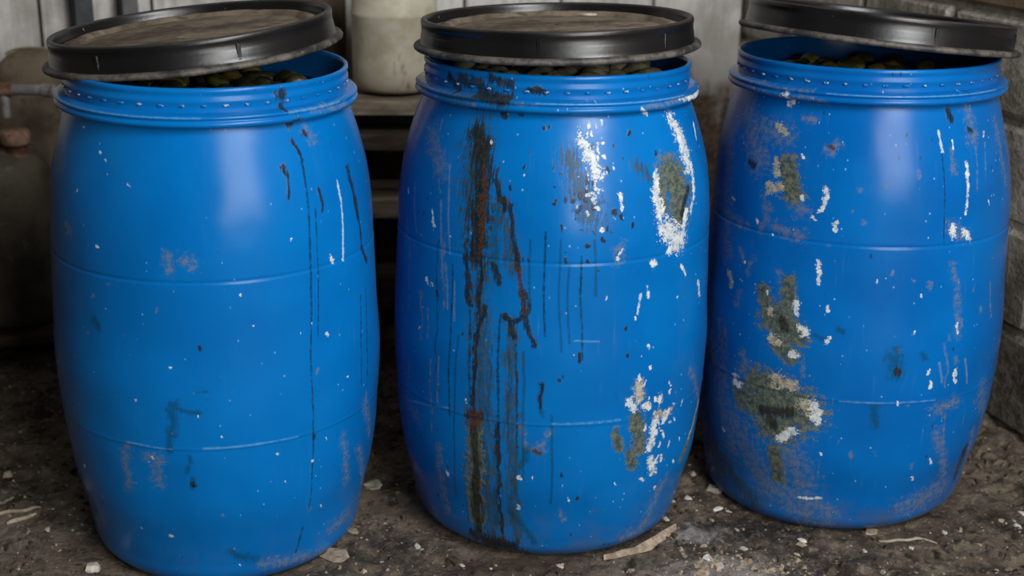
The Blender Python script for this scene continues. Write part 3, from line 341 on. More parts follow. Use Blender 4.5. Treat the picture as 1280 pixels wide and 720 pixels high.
    [('W', -0.2435, 0.8829, -0.2364, 0.8671, 0.0091), ('S', -0.3745, 0.8463, -0.2876, 0.7519, 0.0409), ('S', -0.3109, 0.8125, -0.2298, 0.8088, 0.0302), ('T', -0.2566, 0.8232, -0.2307, 0.8117, 0.0092), ('T', -0.2463, 0.7616, -0.2346, 0.733, 0.0122), ('T', -0.2509, 0.7057, -0.2265, 0.7068, 0.0138), ('G', -0.2183, 0.7552, -0.198, 0.7051, 0.0276), ('S', -0.2133, 0.7257, -0.1806, 0.6741, 0.0237), ('K', -0.3101, 0.7479, -0.2986, 0.7407, 0.0086), ('S', -0.1376, 0.7868, -0.1178, 0.8058, 0.0136), ('R', -0.1329, 0.7988, -0.1278, 0.7963, 0.006), ('S', -0.1939, 0.8452, -0.1713, 0.8416, 0.0117), ('W', -0.129, 0.7199, -0.1427, 0.6762, 0.006), ('W', -0.1078, 0.6587, -0.1094, 0.6432, 0.0046), ('S', -0.2277, 0.6317, -0.1754, 0.6221, 0.02), ('W', -0.3607, 0.6641, -0.3565, 0.6586, 0.004), ('W', -0.2798, 0.6402, -0.2746, 0.6317, 0.0039), ('W', -0.1589, 0.6648, -0.1536, 0.6594, 0.0037), ('W', -0.1341, 0.5813, -0.1345, 0.5341, 0.0049), ('W', -0.1887, 0.774, -0.184, 0.7672, 0.0028), ('W', -0.1806, 0.7, -0.1763, 0.693, 0.0037), ('S', -0.3592, 0.6252, -0.3085, 0.6177, 0.0166), ('W', 0.0861, 0.8293, 0.0914, 0.7919, 0.0036), ('W', 0.1195, 0.8076, 0.1202, 0.7932, 0.0028), ('S', 0.1142, 0.7907, 0.1159, 0.7544, 0.0097), ('W', 0.1455, 0.771, 0.1483, 0.7294, 0.0048), ('W', 0.1483, 0.7294, 0.1485, 0.6721, 0.0042), ('W', 0.1154, 0.6478, 0.1227, 0.6317, 0.009), ('W', 0.1473, 0.6414, 0.1534, 0.6251, 0.0091), ('S', 0.1096, 0.6514, 0.1509, 0.6286, 0.0176), ('W', 0.2118, 0.6883, 0.218, 0.6782, 0.0028), ('K', 0.1165, 0.8648, 0.1204, 0.8504, 0.0098), ('S', 0.1737, 0.8584, 0.1785, 0.8118, 0.0234), ('K', 0.1688, 0.8272, 0.1757, 0.8237, 0.006), ('K', 0.0895, 0.792, 0.0981, 0.62, 0.0024), ('S', 0.2765, 0.8336, 0.2961, 0.7083, 0.0179), ('G', -0.245, 0.5029, -0.2324, 0.4604, 0.0197), ('G', -0.1945, 0.5302, -0.1892, 0.4783, 0.0216), ('G', -0.2156, 0.4547, -0.1893, 0.4298, 0.0437), ('G', -0.1833, 0.4521, -0.1632, 0.4272, 0.0282), ('G', -0.2034, 0.4054, -0.1788, 0.3845, 0.0263), ('W', -0.1744, 0.4924, -0.1678, 0.4745, 0.0093), ('W', -0.1586, 0.4441, -0.1486, 0.4363, 0.0116), ('T', -0.2158, 0.4089, -0.2068, 0.4046, 0.0126), ('W', -0.1776, 0.3915, -0.1694, 0.3866, 0.0093), ('T', -0.2282, 0.4712, -0.2236, 0.4625, 0.0094), ('D', -0.1348, 0.4355, -0.1206, 0.4281, 0.0092), ('W', -0.1142, 0.4227, -0.1063, 0.4334, 0.0048), ('D', -0.0903, 0.4528, -0.0842, 0.4488, 0.0107), ('T', -0.3394, 0.5142, -0.3291, 0.4871, 0.008), ('G', -0.2713, 0.2707, -0.2405, 0.2632, 0.0408), ('G', -0.2428, 0.3095, -0.1889, 0.3039, 0.0448), ('G', -0.2136, 0.28, -0.1463, 0.2709, 0.058), ('G', -0.2109, 0.2283, -0.176, 0.224, 0.0404), ('T', -0.2022, 0.3279, -0.1734, 0.3214, 0.0189), ('T', -0.1473, 0.2863, -0.1217, 0.2741, 0.0157), ('W', -0.1259, 0.2922, -0.1146, 0.2599, 0.0125), ('W', -0.1565, 0.2287, -0.1839, 0.2076, 0.0127), ('W', -0.2996, 0.3014, -0.2898, 0.2908, 0.0098), ('K', -0.2308, 0.2574, -0.1701, 0.2655, 0.0141), ('K', -0.2118, 0.2456, -0.2004, 0.2313, 0.0123), ('K', -0.1998, 0.4518, -0.1901, 0.4377, 0.012), ('S', -0.167, 0.2048, -0.1316, 0.1097, 0.0497), ('S', -0.3036, 0.2147, -0.214, 0.0962, 0.0513), ('S', -0.3542, 0.4082, -0.3318, 0.2757, 0.0212), ('G', -0.1954, 0.1789, -0.1825, 0.1159, 0.018), ('S', -0.214, 0.0962, -0.1208, 0.0431, 0.0383), ('S', -0.2848, 0.3274, -0.263, 0.3171, 0.021), ('D', 0.0144, 0.4, 0.0205, 0.37, 0.026), ('D', 0.016, 0.419, 0.0194, 0.4127, 0.0122), ('D', 0.0684, 0.4041, 0.0727, 0.394, 0.0107), ('K', 0.0213, 0.3767, 0.025, 0.37, 0.0084), ('D', -0.0129, 0.296, -0.0037, 0.2622, 0.0155), ('S', 0.1183, 0.291, 0.1498, 0.2923, 0.0203), ('S', 0.1157, 0.2845, 0.1581, 0.294, 0.0244), ('S', 0.1329, 0.0672, 0.1784, 0.0876, 0.0421), ('S', 0.1133, 0.0592, 0.2018, 0.0849, 0.0379), ('S', 0.1274, 0.2343, 0.1905, 0.1077, 0.0164), ('K', 0.2403, 0.1693, 0.2554, 0.0868, 0.0143), ('S', 0.2498, 0.2027, 0.2959, 0.0911, 0.0169), ('S', 0.0836, 0.0638, 0.1212, 0.0695, 0.021), ('W', 0.0842, 0.3696, 0.0868, 0.3627, 0.0038), ('W', 0.0926, 0.3453, 0.0939, 0.3351, 0.0034), ('W', 0.1462, 0.3609, 0.1547, 0.3357, 0.005), ('W', 0.1428, 0.4578, 0.1484, 0.4393, 0.0038), ('W', -0.1173, 0.4923, -0.1153, 0.4862, 0.0038), ('W', -0.3376, 0.1794, -0.3322, 0.1705, 0.0041), ('W', 0.126, 0.1736, 0.1308, 0.1617, 0.003), ('W', 0.0951, 0.137, 0.1016, 0.1281, 0.003), ('W', -0.1396, 0.0785, -0.0882, 0.0847, 0.0039), ('S', -0.1298, 0.0199, -0.0571, 0.0221, 0.0149), ('P', -0.0788, 0.3046, 0.0011, 0.3064, 0.0037), ('P', 0.0011, 0.3064, 0.1069, 0.3063, 0.0031), ('S', 0.1239, 0.5788, 0.1489, 0.4328, 0.0118), ('S', 0.2253, 0.2835, 0.2291, 0.2725, 0.0077), ('W', 0.217, 0.8183, 0.215, 0.8124, 0.003), ('S', 0.1553, 0.4608, 0.1557, 0.453, 0.0061), ('S', -0.3284, 0.8207, -0.3262, 0.8193, 0.007), ('S', 0.1273, 0.4362, 0.129, 0.4284, 0.0041), ('S', -0.2554, 0.2738, -0.256, 0.2638, 0.0044), ('S', -0.0209, 0.7331, -0.0194, 0.7278, 0.0045), ('S', 0.2126, 0.4764, 0.2125, 0.4699, 0.0062), ('S', 0.0848, 0.1687, 0.0871, 0.1594, 0.0064), ('S', -0.2194, 0.7967, -0.2178, 0.7963, 0.0067), ('S', -0.2863, 0.2839, -0.2861, 0.2792, 0.0045), ('S', 0.1405, 0.3845, 0.1434, 0.3755, 0.007), ('S', 0.0399, 0.5518, 0.0412, 0.5506, 0.0044), ('W', -0.236, 0.5015, -0.2355, 0.4966, 0.0036), ('S', -0.0706, 0.2196, -0.0713, 0.2195, 0.0055), ('S', -0.0011, 0.2026, 0.0008, 0.1938, 0.0045), ('S', -0.071, 0.7212, -0.0701, 0.7172, 0.0058), ('S', 0.0227, 0.4155, 0.0229, 0.4148, 0.0066), ('W', 0.0896, 0.8282, 0.0894, 0.8273, 0.0027), ('S', -0.1521, 0.2285, -0.1532, 0.225, 0.0056), ('S', -0.0588, 0.6629, -0.0585, 0.6565, 0.0044), ('S', -0.0385, 0.1984, -0.0362, 0.1891, 0.0072), ('S', -0.0789, 0.6809, -0.0794, 0.6805, 0.0046), ('W', 0.0557, 0.5239, 0.0556, 0.5172, 0.0032), ('W', -0.0245, 0.5504, -0.0243, 0.5468, 0.0034), ('S', 0.0556, 0.3027, 0.0559, 0.2996, 0.0044), ('W', 0.037, 0.3096, 0.0377, 0.3037, 0.0036), ('W', -0.3006, 0.5477, -0.3019, 0.5438, 0.002), ('W', -0.0942, 0.1894, -0.0944, 0.1871, 0.0025), ('S', -0.0018, 0.5735, -0.0021, 0.5657, 0.0055), ('S', -0.125, 0.6122, -0.1244, 0.6119, 0.0063), ('S', -0.3031, 0.1249, -0.3042, 0.1131, 0.0064), ('S', -0.1264, 0.2885, -0.1275, 0.2877, 0.0067), ('S', -0.1067, 0.5859, -0.1065, 0.5816, 0.004), ('S', 0.0437, 0.7578, 0.0453, 0.7501, 0.0063), ('S', 0.1832, 0.5247, 0.1834, 0.5183, 0.0069), ('W', -0.2417, 0.6145, -0.241, 0.6129, 0.0028), ('W', 0.0498, 0.4541, 0.0509, 0.4471, 0.0022), ('S', 0.0746, 0.5478, 0.0756, 0.537, 0.0072), ('S', -0.3901, 0.7095, -0.3832, 0.7015, 0.0052), ('S', -0.2375, 0.1319, -0.2344, 0.1121, 0.0142), ('S', -0.1788, 0.1685, -0.1675, 0.1202, 0.0089), ('S', -0.3138, 0.5699, -0.3057, 0.5472, 0.0089), ('S', -0.3328, 0.3936, -0.3315, 0.3599, 0.0107), ('S', -0.1769, 0.1315, -0.1688, 0.0993, 0.011), ('S', -0.1925, 0.7178, -0.1897, 0.7008, 0.0093), ('S', -0.2824, 0.3656, -0.2736, 0.3347, 0.0139), ('S', -0.2631, 0.6876, -0.2519, 0.6617, 0.014), ('S', -0.3007, 0.4816, -0.3042, 0.4599, 0.0127), ('S', -0.2525, 0.2099, -0.2663, 0.1868, 0.0102), ('S', -0.3855, 0.6127, -0.3607, 0.5999, 0.0107), ('S', -0.3077, 0.2959, -0.2905, 0.254, 0.0147), ('S', -0.1733, 0.202, -0.1746, 0.1843, 0.0112), ('S', -0.2059, 0.4169, -0.2106, 0.383, 0.0076), ('S', -0.2767, 0.5615, -0.289, 0.5303, 0.0109), ('S', -0.3423, 0.5593, -0.3589, 0.526, 0.0074), ('S', -0.1514, 0.3722, -0.1466, 0.3453, 0.0073), ('S', -0.2175, 0.5448, -0.2027, 0.5012, 0.0107), ('S', -0.1717, 0.338, -0.1806, 0.3213, 0.0134), ('S', -0.1828, 0.7018, -0.1927, 0.6931, 0.0075), ('S', -0.2541, 0.6555, -0.2623, 0.6201, 0.0151), ('S', -0.1835, 0.1713, -0.1994, 0.1336, 0.0094), ('S', 0.1684, 0.3824, 0.1811, 0.3286, 0.0039), ('S', 0.1063, 0.385, 0.1148, 0.3427, 0.0038), ('S', 0.1478, 0.2018, 0.1805, 0.1011, 0.0052), ('S', 0.1179, 0.4213, 0.1288, 0.3334, 0.0043), ('S', 0.1366, 0.271, 0.1695, 0.1392, 0.0046), ('S', 0.3119, 0.396, 0.3285, 0.3556, 0.0054), ('S', 0.2323, 0.3233, 0.2614, 0.2481, 0.0049), ('S', 0.183, 0.8075, 0.176, 0.7096, 0.0044), ('S', 0.2145, 0.8001, 0.2045, 0.7339, 0.0044), ('S', 0.2436, 0.5255, 0.2558, 0.4477, 0.0047), ('H', -0.44, 0.3, -0.36, 0.08, 0.055), ('H', -0.34, 0.1, -0.25, 0.04, 0.03), ('H', -0.43, 0.62, -0.4, 0.4, 0.03), ('S', -0.46, 0.88, -0.15, 0.878, 0.008), ('S', -0.4, 0.895, -0.18, 0.894, 0.005), ('P', -0.15, 0.8945, 0.25, 0.8945, 0.0022), ('S', -0.42, 0.4, -0.3, 0.15, 0.05), ('S', -0.4, 0.75, -0.36, 0.55, 0.03), ('S', -0.24, 0.12, -0.06, 0.05, 0.025), ('S', 0.25, 0.3, 0.36, 0.12, 0.03), ('S', 0.34, 0.8, 0.42, 0.55, 0.03)]]
MAT_BARREL = [
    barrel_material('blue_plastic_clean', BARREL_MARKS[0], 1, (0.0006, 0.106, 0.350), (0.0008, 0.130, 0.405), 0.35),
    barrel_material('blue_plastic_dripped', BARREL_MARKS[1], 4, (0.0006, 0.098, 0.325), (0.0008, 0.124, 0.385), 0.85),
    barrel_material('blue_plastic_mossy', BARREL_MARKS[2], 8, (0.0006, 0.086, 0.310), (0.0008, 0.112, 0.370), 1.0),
]

def black_plastic():
    m = Mat('black_lid_plastic'); v = m.coord('Object')
    n1 = m.noise(v, 14, 5, 0.65); n2 = m.noise(v, 70, 4, 0.7); n3 = m.noise(v, 4, 3, 0.5)
    col = m.mix(n3.ramp(0.3, 0.7), (0.0035, 0.0035, 0.004), (0.0075, 0.0075, 0.008))
    dust = (n1 + n2 * 0.6 - 0.8).ramp(0.18, 0.50)
    x, y, z = m.xyz(v)
    dust = dust.max((z + (n1 - 0.5) * 0.004).ramp(0.0515, 0.0545) * (n2 * 0.8 + 0.25))        # settles on the upturned lip
    col = m.mix(dust * 0.36, col, (0.085, 0.077, 0.065))
    chip = m.noise(v, 38, 3, 0.6).ramp(0.70, 0.74) * n1.ramp(0.5, 0.6)
    col = m.mix(chip * 0.7, col, (0.34, 0.32, 0.28))
    m.bump(n2 * 0.5 + n1 * 0.5, 0.18, 0.003)
    return m.out(col, dust.madd(0.3, 0.30) + (n1 - 0.5) * 0.15, 0, 0.42)
def lid_edge():
    m = Mat('dusty_lid_edge'); v = m.coord('Object')
    n1 = m.noise(v, 18, 5, 0.65); n2 = m.noise(v, 80, 4, 0.7)
    col = m.mix((n1 + (n2 - 0.5) * 0.5).ramp(0.35, 0.65), (0.020, 0.019, 0.018), (0.105, 0.092, 0.076))
    m.bump(n2, 0.3, 0.003)
    return m.out(col, 0.6, 0, 0.4)
def lid_dirt():
    m = Mat('mud_caked_lid_top'); v = m.coord('Object')
    n1 = m.noise(v, 7, 6, 0.6); n2 = m.noise(v, 45, 5, 0.7); n3 = m.noise(m.scale(v, (1, 3, 1)), 11, 4, 0.6)
    col = m.mix((n1 + (n2 - 0.5) * 0.5).ramp(0.35, 0.68), (0.062, 0.046, 0.031), (0.205, 0.158, 0.112))
    col = m.mix(n3.ramp(0.60, 0.72) * 0.7, col, (0.022, 0.018, 0.015))
    m.bump(n2 * 0.4 + n1 * 0.6, 0.6, 0.006)
    return m.out(col, 0.85, 0, 0.25)
M_BLACK, M_EDGE, M_LIDDIRT = black_plastic(), lid_edge(), lid_dirt()

# ------------------------------------------------------------------ floor (structure)
# drum data: x, y, tilt x, tilt y
DRUM = [(-0.5745, 2.5133, 0.0124, -0.0194), (0.0754, 2.6158, 0.0077, 0.0079), (0.7129, 2.7402, -0.0060, 0.0043)]
WA, WB = (1.133, 3.002), -0.284                        # right wall: x = WA.x + WB * (y - WA.y)
def right_wall_x(y): return WA[0] + WB * (y - WA[1])
CORNER = (0.73, 4.42)
def back_wall_y(x): return CORNER[1] + 0.284 * (x - CORNER[0])

def floor_h(X, Y):
    X = np.asarray(X, float); Y = np.asarray(Y, float)
    h = fbm2(X, Y, 3, 2.2, 3) * 0.022 + fbm2(X, Y, 5, 11.0, 5) * 0.034 + np.maximum(fbm2(X, Y, 4, 26.0, 9) - 0.06, 0) * 0.022
    h += (0.10 - np.abs(fbm2(X, Y * 1.6, 3, 15.0, 33))) * 0.050 * np.clip(0.55 + 2.2 * fbm2(X, Y, 2, 3.0, 35), 0.1, 1.0)   # trodden ridges
    # trodden smoother in front of the drums, heaped rubble along the right wall
    wx = WA[0] + WB * (Y - WA[1])
    h += np.clip(1 - (wx - X) / 0.16, 0, 1) ** 2 * (0.035 + 0.05 * fbm2(X, Y, 4, 16.0, 21))
    for (bx, by, tx, ty), rb in zip(DRUM, (0.245, 0.240, 0.240)):
        d = np.hypot(X - bx, Y - by)
        k = np.clip(1 - (d - rb - 0.015) / 0.07, 0, 1); k = k * k * (3 - 2 * k)
        base = -tx * (X - bx) - ty * (Y - by)
        h = h * (1 - k) + k * (np.clip(base, -0.008, 0.008) - 0.004 + 0.4 * np.minimum(h, 0.008) * (d > rb))
    return h
xs = np.concatenate([np.linspace(-3.2, -1.75, 24)[:-1], np.linspace(-1.75, 1.32, 520), np.linspace(1.32, 3.2, 20)[1:]])
ys = np.concatenate([np.linspace(-3.2, 1.9, 50)[:-1], np.linspace(1.9, 3.5, 280), np.linspace(3.5, 5.4, 60)[1:]])
GX, GY = np.meshgrid(xs, ys)
GZ = floor_h(GX, GY)
nx, ny = len(xs), len(ys)
fv = np.stack([GX.ravel(), GY.ravel(), GZ.ravel()], 1)
idx = np.arange(nx * ny).reshape(ny, nx)
ff = np.stack([idx[:-1, :-1].ravel(), idx[:-1, 1:].ravel(), idx[1:, 1:].ravel(), idx[1:, :-1].ravel()], 1)
fm = bpy.data.meshes.new('floor')
fm.vertices.add(len(fv)); fm.vertices.foreach_set('co', fv.ravel())
fm.loops.add(ff.size); fm.loops.foreach_set('vertex_index', ff.ravel().astype(np.int32))
fm.polygons.add(len(ff)); fm.polygons.foreach_set('loop_start', np.arange(0, ff.size, 4, dtype=np.int32))
fm.update(calc_edges=True); fm.validate()

def floor_material():
    m = Mat('trodden_mud_concrete'); v = m.geo_pos()
    n1 = m.noise(v, 2.6, 5, 0.6); n2 = m.noise(v, 15, 8, 0.72); n3 = m.noise(v, 110, 6, 0.75)
    dg = m.noise(m.scale(v, (1, 1, 1), (4, 2, 0)), 27, 7, 0.75)
    col = m.mix((n1 * 0.45 + n2 * 0.55).ramp(0.40, 0.60), (0.028, 0.019, 0.012), (0.165, 0.125, 0.088))
    col = m.mix((n3 * 0.7 + n2 * 0.3).ramp(0.52, 0.62) * 0.8, col, (0.270, 0.215, 0.160))
    col = m.mix(dg.ramp(0.54, 0.64) * 0.85, col, (0.012, 0.008, 0.005))
    vo = m.voronoi(v, 95); vc = m.voronoi(v, 95, out='Color')
    col = m.mix((vo * -1.0 + 0.30).ramp(0.0, 0.1) * N(m.nt, vc.s).ramp(0.66, 0.70), col, (0.25, 0.205, 0.155))
    # lime wash spilt in front of the middle drum
    x, y, z = m.xyz(v)
    def spot(cx, cy, rx, ry):
        d = m.vm('LENGTH', m.vm('MULTIPLY', m.vm('SUBTRACT', m.combine(x, y), (cx, cy, 0)).outputs[0], (1 / rx, 1 / ry, 0)).outputs[0])
        return N(m.nt, d.outputs['Value']) * -1.0 + 1.0
    w = (spot(0.37, 2.47, 0.10, 0.07).max(spot(0.42, 2.31, 0.17, 0.08))).max(-1.0) + (n2 - 0.5) * 2.2 + (n3 - 0.5) * 1.2
    col = m.mix(w.ramp(0.05, 0.85) * 0.70, col, (0.36, 0.34, 0.32))
    g = (spot(0.28, 2.30, 0.50, 0.16).max(spot(-0.95, 2.45, 0.30, 0.25) * 0.7)).max(-1.0) + (n2 - 0.5) * 1.2
    col = m.mix(g.ramp(0.0, 0.9) * (n3.ramp(0.35, 0.6) * 0.6), col, (0.215, 0.180, 0.146))
    # rust-brown seep under the middle drum's stain
    rs = spot(0.02, 2.33, 0.22, 0.075).max(-1.0) + (n2 - 0.5) * 0.9
    col = m.mix(rs.ramp(0.1, 0.7) * 0.75, col, (0.040, 0.019, 0.010))
    wet = n1.ramp(0.50, 0.36)
    m.bump(n2 * 0.45 + n3 * 0.35 + dg * -0.5, 1.0, 0.022)
    return m.out(col, wet * -0.38 + 0.86 + (n3 - 0.5) * 0.2, 0, 0.45)
M_FLOOR = floor_material()
floor = tag(link('floor', fm, M_FLOOR), kind='structure')

# ------------------------------------------------------------------ walls (structure)
def wall_block_mat():
    m = Mat('rough_concrete_block'); v = m.geo_pos()
    n1 = m.noise(v, 5, 6, 0.65); n2 = m.noise(v, 38, 5, 0.7); n3 = m.noise(v, 120, 3, 0.7)
    x, y, z = m.xyz(v)
    col = m.mix((n1 * 0.6 + n2 * 0.4).ramp(0.36, 0.62), (0.20, 0.175, 0.14), (0.56, 0.51, 0.44))
    damp = (z * -2.2 + 1.45) + (n1 - 0.5) * 2.2 + (n2 - 0.5) * 0.8       # rising damp and mud splash
    col = m.mix(damp.ramp(0.25, 0.85) * 0.85, col, m.mix(n2.ramp(0.4, 0.62), (0.026, 0.020, 0.014), (0.105, 0.088, 0.066)))
    m.bump(n2 * 0.7 + n3 * 0.3, 1.0, 0.022)
    return m.out(col, 0.9, 0, 0.25)
M_BLOCK = wall_block_mat()
M_MORTAR = grime('grey_mortar', (0.20, 0.18, 0.15), (0.40, 0.37, 0.31), (0.07, 0.055, 0.042), 9, 0.92, 0.9, 60, spec=0.2, bdist=0.01)
M_TANPLASTER = grime('stained_tan_plaster', (0.19, 0.135, 0.088), (0.33, 0.25, 0.175), (0.10, 0.06, 0.035), 6, 0.85, 0.5, 60, spec=0.25)

def back_wall_mat():
    m = Mat('limewashed_boarding'); v = m.geo_pos(); sv = m.scale(v, (1, 1, 0.12))
    n1 = m.noise(v, 3.5, 6, 0.65); n2 = m.noise(sv, 34, 5, 0.65); n3 = m.noise(v, 55, 4, 0.7)
    x, y, z = m.xyz(v)
    col = m.mix((n1 * 0.6 + n2 * 0.4).ramp(0.38, 0.64), (0.30, 0.28, 0.25), (0.66, 0.64, 0.61))
    col = m.mix(n2.ramp(0.62, 0.74) * 0.6, col, (0.10, 0.078, 0.055))
    damp = (z * -3.0 + 2.55) + (n1 - 0.5) * 2.6 + (n2 - 0.5) * 1.2
    col = m.mix(damp.ramp(0.15, 1.0), col, m.mix(n3.ramp(0.4, 0.6), (0.030, 0.019, 0.011), (0.075, 0.052, 0.034)))
    m.bump(n2 * 0.6 + n3 * 0.4, 0.5, 0.006)
    return m.out(col, 0.85, 0, 0.25)
M_BACK = back_wall_mat()

# right wall: mortar core, courses of blocks, plaster coat above them
wall_dir = Vector((WB, 1.0, 0)).normalized(); wall_n = Vector((-wall_dir.y, wall_dir.x, 0))      # into the room
wall_ang = math.atan2(wall_dir.y, wall_dir.x)
foot = Vector((WA[0], WA[1], 0))
t0, t1 = -3.6, 1.60
wr = box('wall_right', (t1 - t0, 0.16, 2.7), M_MORTAR, None, (0, 0, 0), (0, 0, wall_ang), 0.0)
wr.location = foot + wall_dir * (t0 + t1) / 2 - wall_n * (0.08 + 0.014) + Vector((0, 0, 1.35 - 0.05))
tag(wr, kind='structure')
inv = wr.matrix_basis.inverted()
block_meshes = []
BL, BHH, TH = 0.42, 0.235, 0.05
for q in range(5):
    bm = box_bm((BL - 0.018, TH, BHH - 0.016), 0.012, 0.0045, 40 + q, segs=1, cuts=0)
    me = from_bm('block', bm); me.materials.append(M_BLOCK); block_meshes.append(me)
rr = random.Random(5)
z0 = -0.195
for row in range(5):
    tpos = t0 + (BL / 2 if row % 2 else 0) + 0.13
    while tpos + BL / 2 < t1:
        o = bpy.data.objects.new('block', rr.choice(block_meshes)); COL.objects.link(o); o.parent = wr
        w = foot + wall_dir * (tpos + BL / 2) - wall_n * (TH / 2 + rr.uniform(-0.006, 0.006)) + Vector((0, 0, z0 + BHH * (row + 0.5)))
        o.matrix_basis = inv @ (Matrix.Translation(w) @ Euler((rr.uniform(-.006, .006), rr.uniform(-.006, .006), wall_ang + rr.uniform(-.008, .008))).to_matrix().to_4x4())
        tpos += BL
pc = box('plaster_coat', (t1 - t0 - 0.02, 0.03, 1.66), M_TANPLASTER, wr, bevel=0.008)
pc.matrix_basis = inv @ (Matrix.Translation(foot + wall_dir * (t0 + t1) / 2 - wall_n * 0.012 + Vector((0, 0, z0 + 5 * BHH + 0.008 + 0.83))) @ Euler((0, 0, wall_ang)).to_matrix().to_4x4())
tag(pc, 'tan brown stained plaster above the bare blocks')

# back wall: wide limewashed boards on a dark core
bw_dir = Vector((1, 0.284, 0)).normalized(); bw_ang = math.atan2(bw_dir.y, bw_dir.x); bw_n = Vector((bw_dir.y, -bw_dir.x, 0))
cb = Vector((CORNER[0], CORNER[1], 0))
wb = box('wall_back', (3.9, 0.12, 2.7), grime('dark_gap', (0.02, 0.016, 0.012), (0.035, 0.028, 0.02)), None, bevel=0)
wb.location = cb - bw_dir * 1.80 - bw_n * 0.085 + Vector((0, 0, 1.30)); wb.rotation_euler = (0, 0, bw_ang)
tag(wb, kind='structure')
inv = wb.matrix_basis.inverted()
bmeshes = []
for q in range(3):
    me = from_bm('board', box_bm((0.298, 0.03, 2.66), 0.004, 0.0012, 60 + q)); me.materials.append(M_BACK); bmeshes.append(me)
rr = random.Random(9)
for i in range(12):
    o = bpy.data.objects.new('board', bmeshes[i % 3]); COL.objects.link(o); o.parent = wb
    c = cb - bw_dir * (0.155 + 0.305 * i) - bw_n * (0.012 + rr.uniform(-0.003, 0.003)) + Vector((0, 0, 1.31))
    o.matrix_basis = inv @ (Matrix.Translation(c) @ Euler((0, 0, bw_ang)).to_matrix().to_4x4())
# left wall far outside the frame, kept dark to dim the barrels' left sides
wl = box('wall_left', (0.12, 7.2, 2.7), grime('dark_left_wall', (0.06, 0.052, 0.043), (0.12, 0.105, 0.09), scale=3), None, (-2.75, 0.3, 1.30), bevel=0)
tag(wl, kind='structure')

# two dark steel posts fixed to the back wall, upper left
M_STEEL = grime('slate_painted_steel', (0.030, 0.037, 0.043), (0.055, 0.064, 0.072), (0.06, 0.035, 0.02), 14, 0.5, 0.15, 60, metal=0.2)
M_STEEL2 = grime('weathered_grey_steel', (0.075, 0.077, 0.076), (0.115, 0.115, 0.112), (0.06, 0.035, 0.02), 14, 0.55, 0.15, 60, metal=0.2)
for px0, wdt, mt, lab in ((-1.200, 0.050, M_STEEL, 'slate grey steel post on the pale wall, left of the two'), (-1.080, 0.044, M_STEEL2, 'lighter grey steel post on the pale wall, right of the two')):
    yy = back_wall_y(px0)
    r = empty('steel_post', (px0, yy - 0.038, -0.03), (0, 0, bw_ang))
    tag(r, lab, 'post')
    box('post_web', (wdt, 0.034, 2.55), mt, r, (0, 0, 1.275), bevel=0.003)
    box('base_plate', (0.09, 0.036, 0.02), mt, r, (0, 0.0, 0.045), bevel=0.002)
    box('post_flange', (0.008, 0.05, 2.55), M_BLACK, r, (-wdt / 2 - 0.004, 0, 1.275), bevel=0.001)

# ------------------------------------------------------------------ barrels
PROF_Z = [0, .02, .05, .10, .16, .22, .2956, .40, .50, .6065, .68, .75, .80, .84, .872]
PROF_R = [0.2419, 0.2623, 0.2715, 0.2819, 0.2958, 0.3031, 0.3077, 0.3111, 0.3065, 0.3031, 0.2997, 0.2909, 0.2789, 0.2671, 0.2554]
PROF_OFF = [
    [0.0027, -0.002, -0.0051, -0.0058, -0.0054, -0.0043, -0.0027, -0.0025, -0.0029, -0.0024, -0.002, -0.0017, -0.0017, -0.0013, -0.0007],
    [-0.004, 0.0001, 0.0023, 0.0036, 0.0042, 0.0039, 0.0038, 0.0042, 0.0048, 0.0058, 0.0063, 0.0053, 0.0041, 0.0023, 0.0005],
    [-0.0015, 0.0023, 0.0021, 0.0013, 0.0019, 0.0011, -0.0005, -0.0005, -0.0021, -0.0034, -0.0034, -0.0031, -0.0028, -0.0019, -0.0009]]
Z_SEAM, Z_SEAM2, Z_FL, H_RIM, R_RIM, R_FL = 0.6156, 0.3059, 0.8914, 0.94, 0.2555, 0.2733

def smooth_prof(zq, i):
    zz = np.array(PROF_Z); rr_ = np.array(PROF_R) + np.array(PROF_OFF[i])
    # Catmull-Rom through the knots
    k = int(np.clip(np.searchsorted(zz, zq) - 1, 0, len(zz) - 2))
    def sl(j):
        if j == 0: return (rr_[1] - rr_[0]) / (zz[1] - zz[0])
        if j == len(zz) - 1: return (rr_[-1] - rr_[-2]) / (zz[-1] - zz[-2])
        return (rr_[j + 1] - rr_[j - 1]) / (zz[j + 1] - zz[j - 1])
    hh = zz[k + 1] - zz[k]; t = (zq - zz[k]) / hh
    return float((2 * t ** 3 - 3 * t ** 2 + 1) * rr_[k] + (t ** 3 - 2 * t ** 2 + t) * hh * sl(k) + (-2 * t ** 3 + 3 * t ** 2) * rr_[k + 1] + (t ** 3 - t ** 2) * hh * sl(k + 1))

